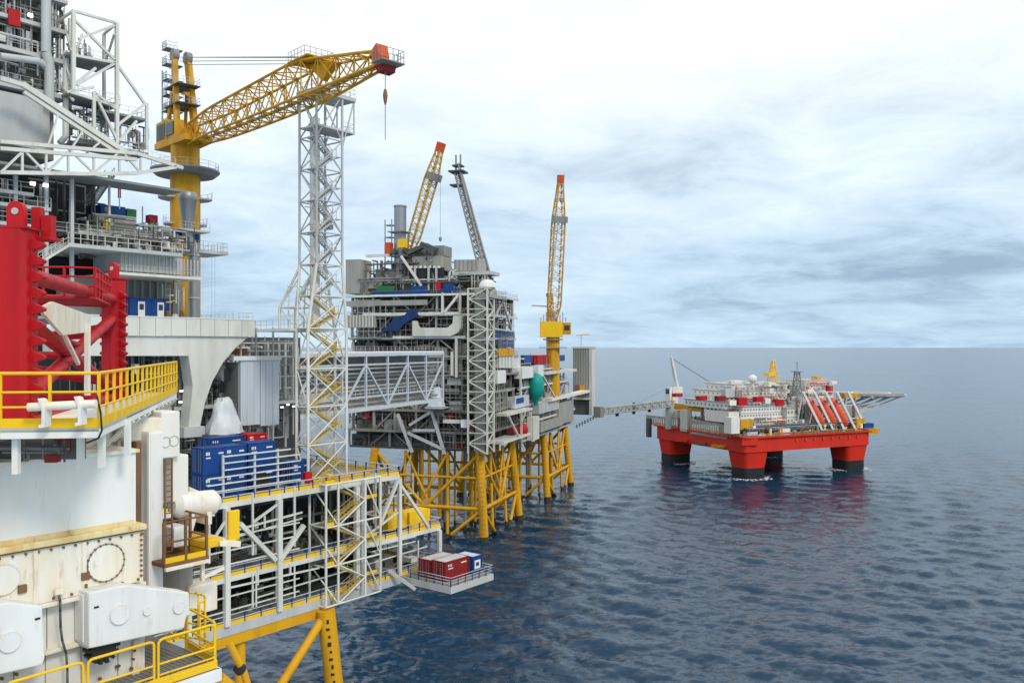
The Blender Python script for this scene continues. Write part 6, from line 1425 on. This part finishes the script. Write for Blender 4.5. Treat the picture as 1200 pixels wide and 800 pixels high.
# upper deck with yellow railing
UD = FW.th('railed_deck', 'pale deck edge with yellow railing in front of the red leg', 'deck')
lw = lambda x, y, z: V((x + 8.26, y - 17.2, z))
zf = 58.38
C = [(-30, 15.0), (-10.2, 17.0), (-8.35, 17.25), (-9.2, 20.4), (-12.1, 30.8)]
Ci = [(-30, 16.6), (-10.3, 18.5), (-9.7, 18.7), (-10.6, 21), (-13.5, 31.0)]
for i in range(4):
    P = [lw(*C[i], zf), lw(*C[i + 1], zf), lw(*Ci[i + 1], zf), lw(*Ci[i], zf)]
    b = MB(); b.poly(P, (0, 0, -.08)); b.build('deck_plate', 'lgrey', UD)
    bev(UD, 'edge_beam', [lw(*C[i], zf - .21), lw(*C[i + 1], zf - .21), lw(*C[i + 1], zf - .02), lw(*C[i], zf - .02)], (-.12 if i > 1 else 0, .12, 0), 'ivory', .015)
    bev(UD, 'toe_board', [lw(*C[i], zf), lw(*C[i + 1], zf), lw(*C[i + 1], zf + .20), lw(*C[i], zf + .20)], (-.025 if i > 1 else 0, .025, 0), 'yellow', .006)
def hr_(z_, r_, nm):
    m = MB(); m.path([lw(*q, zf + z_) + V((-.03, .06, 0)) for q in C], r_, 10); m.build(nm, 'yellow', UD)
hr_(1.1, .035, 'top_rail'); hr_(.72, .024, 'mid_rail'); hr_(.42, .024, 'mid_rail')
seg = [(i, C[i], C[i + 1]) for i in range(4)]
pt_ = unit('box', 'yellow')
for i, a, b_ in seg:
    L_ = math.dist(a, b_); n = max(1, round(L_ / (.82 if i > 1 else .92)))
    for k_ in range(n + (i == 3)):
        q = (a[0] + (b_[0] - a[0]) * k_ / n, a[1] + (b_[1] - a[1]) * k_ / n); p = lw(*q, zf) + V((-.03, .06, 0)); new('post', pt_, UD, barM(p, p + V((0, 0, 1.08)), .05, .05))
for q in ((-10.05, 17.3), (-9.2, 18.2), (-8.75, 18.2), (-9.1, 20.2), (-11.2, 18.0)):
    p = lw(*q, zf - .08); bar(UD, 'stub_column', p, V((p.x, p.y, zb1)), .12, 'ivory')
for i in range(12):   # knee brackets under the receding edge
    f_ = i / 11; q = (-9.2 + (-12.1 + 9.2) * f_, 20.4 + 10.4 * f_); p = lw(*q, zf - .22); bar(UD, 'knee_bracket', p, p + V((-.5, 0, -.5)), .07, 'cream')
poly(UD, 'under_wall', [lw(-10.4, 20.8, zf - 1.9), lw(-13.0, 30.2, zf - 1.9), lw(-15, 30.2, zf - 1.9), lw(-12.4, 20.8, zf - 1.9)], (0, 0, 1.5), 'cream')
clutter(UD, -6, -1.4, 1.2, 1.7, zb1 + .09, zf - .25, 46, 600, ('dgrey', 'rusty', 'mgrey', 'maroon', 'b2'), .16)
box(UD, 'inner_or_shade_wall', -9, 1.75, zb1 + .08, -1.25, 1.85, zf - .09, 'b1')  # dark sheet standing in for the shade of the cavity under the deck
for px, py in ((122, 480), (124, 490)): pass
b = MB(); b.path([V((-.02 - .1, .02, zf + .65)), V((.0, -.06, zf + .3)), V((.03, -.08, zf - .05)), V((-.05, -.05, zf - .2)), V((-.3, -.04, zf - .3))], .02, 8); b.build('hanging_cable', 'rubber', UD)
SP = thing('stowed_pole', 'cream pole in white brackets stowed on the outside of the yellow railing', 'pole', (-8.26, 17.2, 0))
p0 = lw(-9.55, 16.85, zf + .44); p1 = lw(-8.28, 17.0, zf + .50)
tube(SP, 'pole', p0, p1, .085, 'cream', 18)
for f_ in (.27, .80):
    c = p0.lerp(p1, f_)
    poly(SP, 'bracket', [c + V((-.06, -.12, .14)), c + V((.02, -.12, -.06)), c + V((.02, -.12, -.4)), c + V((-.1, -.12, -.42)), c + V((-.1, -.12, -.36)), c + V((-.04, -.12, -.34)), c + V((-.04, -.12, -.05)), c + V((-.12, -.12, .16))], (0, .24, 0), 'white')
# ---------------------------------------------------------------- red lattice leg with toothed racks
RL = thing('jackup_leg', 'red lattice jack-up leg with toothed racks behind the yellow railing', 'leg', (-14.5, 25.0, 0))
K1, K2, K3 = V((0, 0, 0)), V((-5.1, 17, 0)), V((-17.5, 4.5, 0))
ztl = 63.45
def chord(c, ang, zt, zb=44.0):
    ca, sa = math.cos(ang), math.sin(ang); ux = V((ca, sa, 0)); uy = V((-sa, ca, 0))
    P = [(-.43, -.34), (-.3, -.46), (.3, -.46), (.43, -.34), (.43, .34), (.3, .46), (-.3, .46), (-.43, .34)]
    b = MB(); b.poly([c + ux * a + uy * d + V((0, 0, zb)) for a, d in P], (0, 0, zt - zb)); o = b.build('leg_chord', 'red', RL)
    pitch = .47
    for s_ in (-1, 1):
        prof = [(.40, zb)]; z_ = zb
        while z_ + pitch < zt - .1:
            prof += [(.46, z_ + .04), (.76, z_ + .14), (.80, z_ + .20), (.76, z_ + .26), (.46, z_ + .38)]; z_ += pitch
        prof += [(.40, z_ + .05)]
        b = MB()
        for (a, za), (d, zb_) in zip(prof[:-1], prof[1:]):   # strip of quads keeps the rack solid and convex
            q = [c + ux * (s_ * .38) + uy * -.11 + V((0, 0, za)), c + ux * (s_ * a) + uy * -.11 + V((0, 0, za)), c + ux * (s_ * d) + uy * -.11 + V((0, 0, zb_)), c + ux * (s_ * .38) + uy * -.11 + V((0, 0, zb_))]
            b.poly(q, uy * .22)
        b.build('rack', 'red', o)
    # padeye on top
    e_ = c + V((0, 0, zt)); n = 14
    P = [e_ + ux * -.24 + uy * -.12, e_ + ux * .24 + uy * -.12] + [e_ + ux * (.24 * math.cos(math.pi * i / n)) + uy * -.12 + V((0, 0, .58 + .24 * math.sin(math.pi * i / n))) for i in range(n + 1)]
    b = MB(); b.poly(P, uy * .24); pe = b.build('padeye', 'red', o)
    b = MB(); b.tube(e_ + uy * -.15 + V((0, 0, .52)), e_ + uy * .15 + V((0, 0, .52)), .10, 16); b.build('padeye_hole', 'lgrey', pe)
    bar(o, 'top_plate', c - ux * .5 + V((0, 0, zt + .02)), c + ux * .5 + V((0, 0, zt + .02)), .95, 'red', .06)
    return o
chord(K1, R(4), ztl); chord(K2, R(-20), ztl - .1); chord(K3, R(60), ztl)
def rt(p, q, r): b = MB(); b.tube(p, q, r, 16); return b.build('leg_brace', 'red', RL)
def kz_(k_, z_): return V((k_.x, k_.y, z_))
for a, b_ in ((K1, K2), (K2, K3), (K3, K1)):
    rt(kz_(a, 62.2), kz_(b_, 62.35), .25)
    rt(kz_(a, 61.0), kz_(b_, 57.9), .24); rt(kz_(b_, 61.5), kz_(a, 58.3), .24)
    rt(kz_(a, 57.6), kz_(b_, 57.6), .22); rt(kz_(a, 60.6), (a + b_) / 2 + V((0, 0, 60.1)), .12); rt(kz_(a, 57.2), kz_(b_, 52), .24); rt(kz_(b_, 57.2), kz_(a, 52), .24)
rt((K1 + K2) / 2 + V((0, 0, 59.7)), (K1 + K3) / 2 + V((0, 0, 59.7)), .14); rt((K1 + K2) / 2 + V((0, 0, 59.7)), (K2 + K3) / 2 + V((0, 0, 59.7)), .14)
# pale gusset and post inside the leg
m12 = lambda f_, z_: V((K1.x + (K2.x - K1.x) * f_ + .45, K1.y + (K2.y - K1.y) * f_, z_))
bev(RL, 'gusset', [m12(.02, 61.15), m12(.12, 61.45), m12(.48, 61.25), m12(.48, 60.6), m12(.2, 60.4)], (.12, .03, 0), 'cream', .02)
bar(RL, 'pale_post', m12(.42, 60.9) + V((.2, 0, 0)), m12(.42, 58.2) + V((.2, 0, 0)), .16, 'cream'); bar(RL, 'pale_strut', m12(.22, 60.6), m12(.38, 59.4), .12, 'cream')
# small red access platform with rails
zq = 62.1
Q = [V((-3.6, 9.5, zq)), V((-2.6, 10, zq)), V((-4.6, 15.6, zq))]
b = MB(); b.poly([Q[0], Q[1], Q[2], Q[2] + V((-2, -.6, 0)), Q[0] + V((-1.6, .6, 0))], (0, 0, -.1)); b.build('access_platform', 'red', RL)
rail(RL, [V((-5.4, 9.7, zq)), Q[0], Q[1], Q[2]], 1.15, 'red', sp=1.2, r=.045, rails=(.35, .68, 1))
box(RL, 'lamp_housing', .42, .5, 63.3, .72, .8, 63.95, 'red'); box(RL, 'lamp_housing', .1, .55, 63.5, .36, .8, 64.2, 'red'); box(RL, 'bracket_plate', -.1, .3, 63.2, .8, .95, 63.3, 'red')
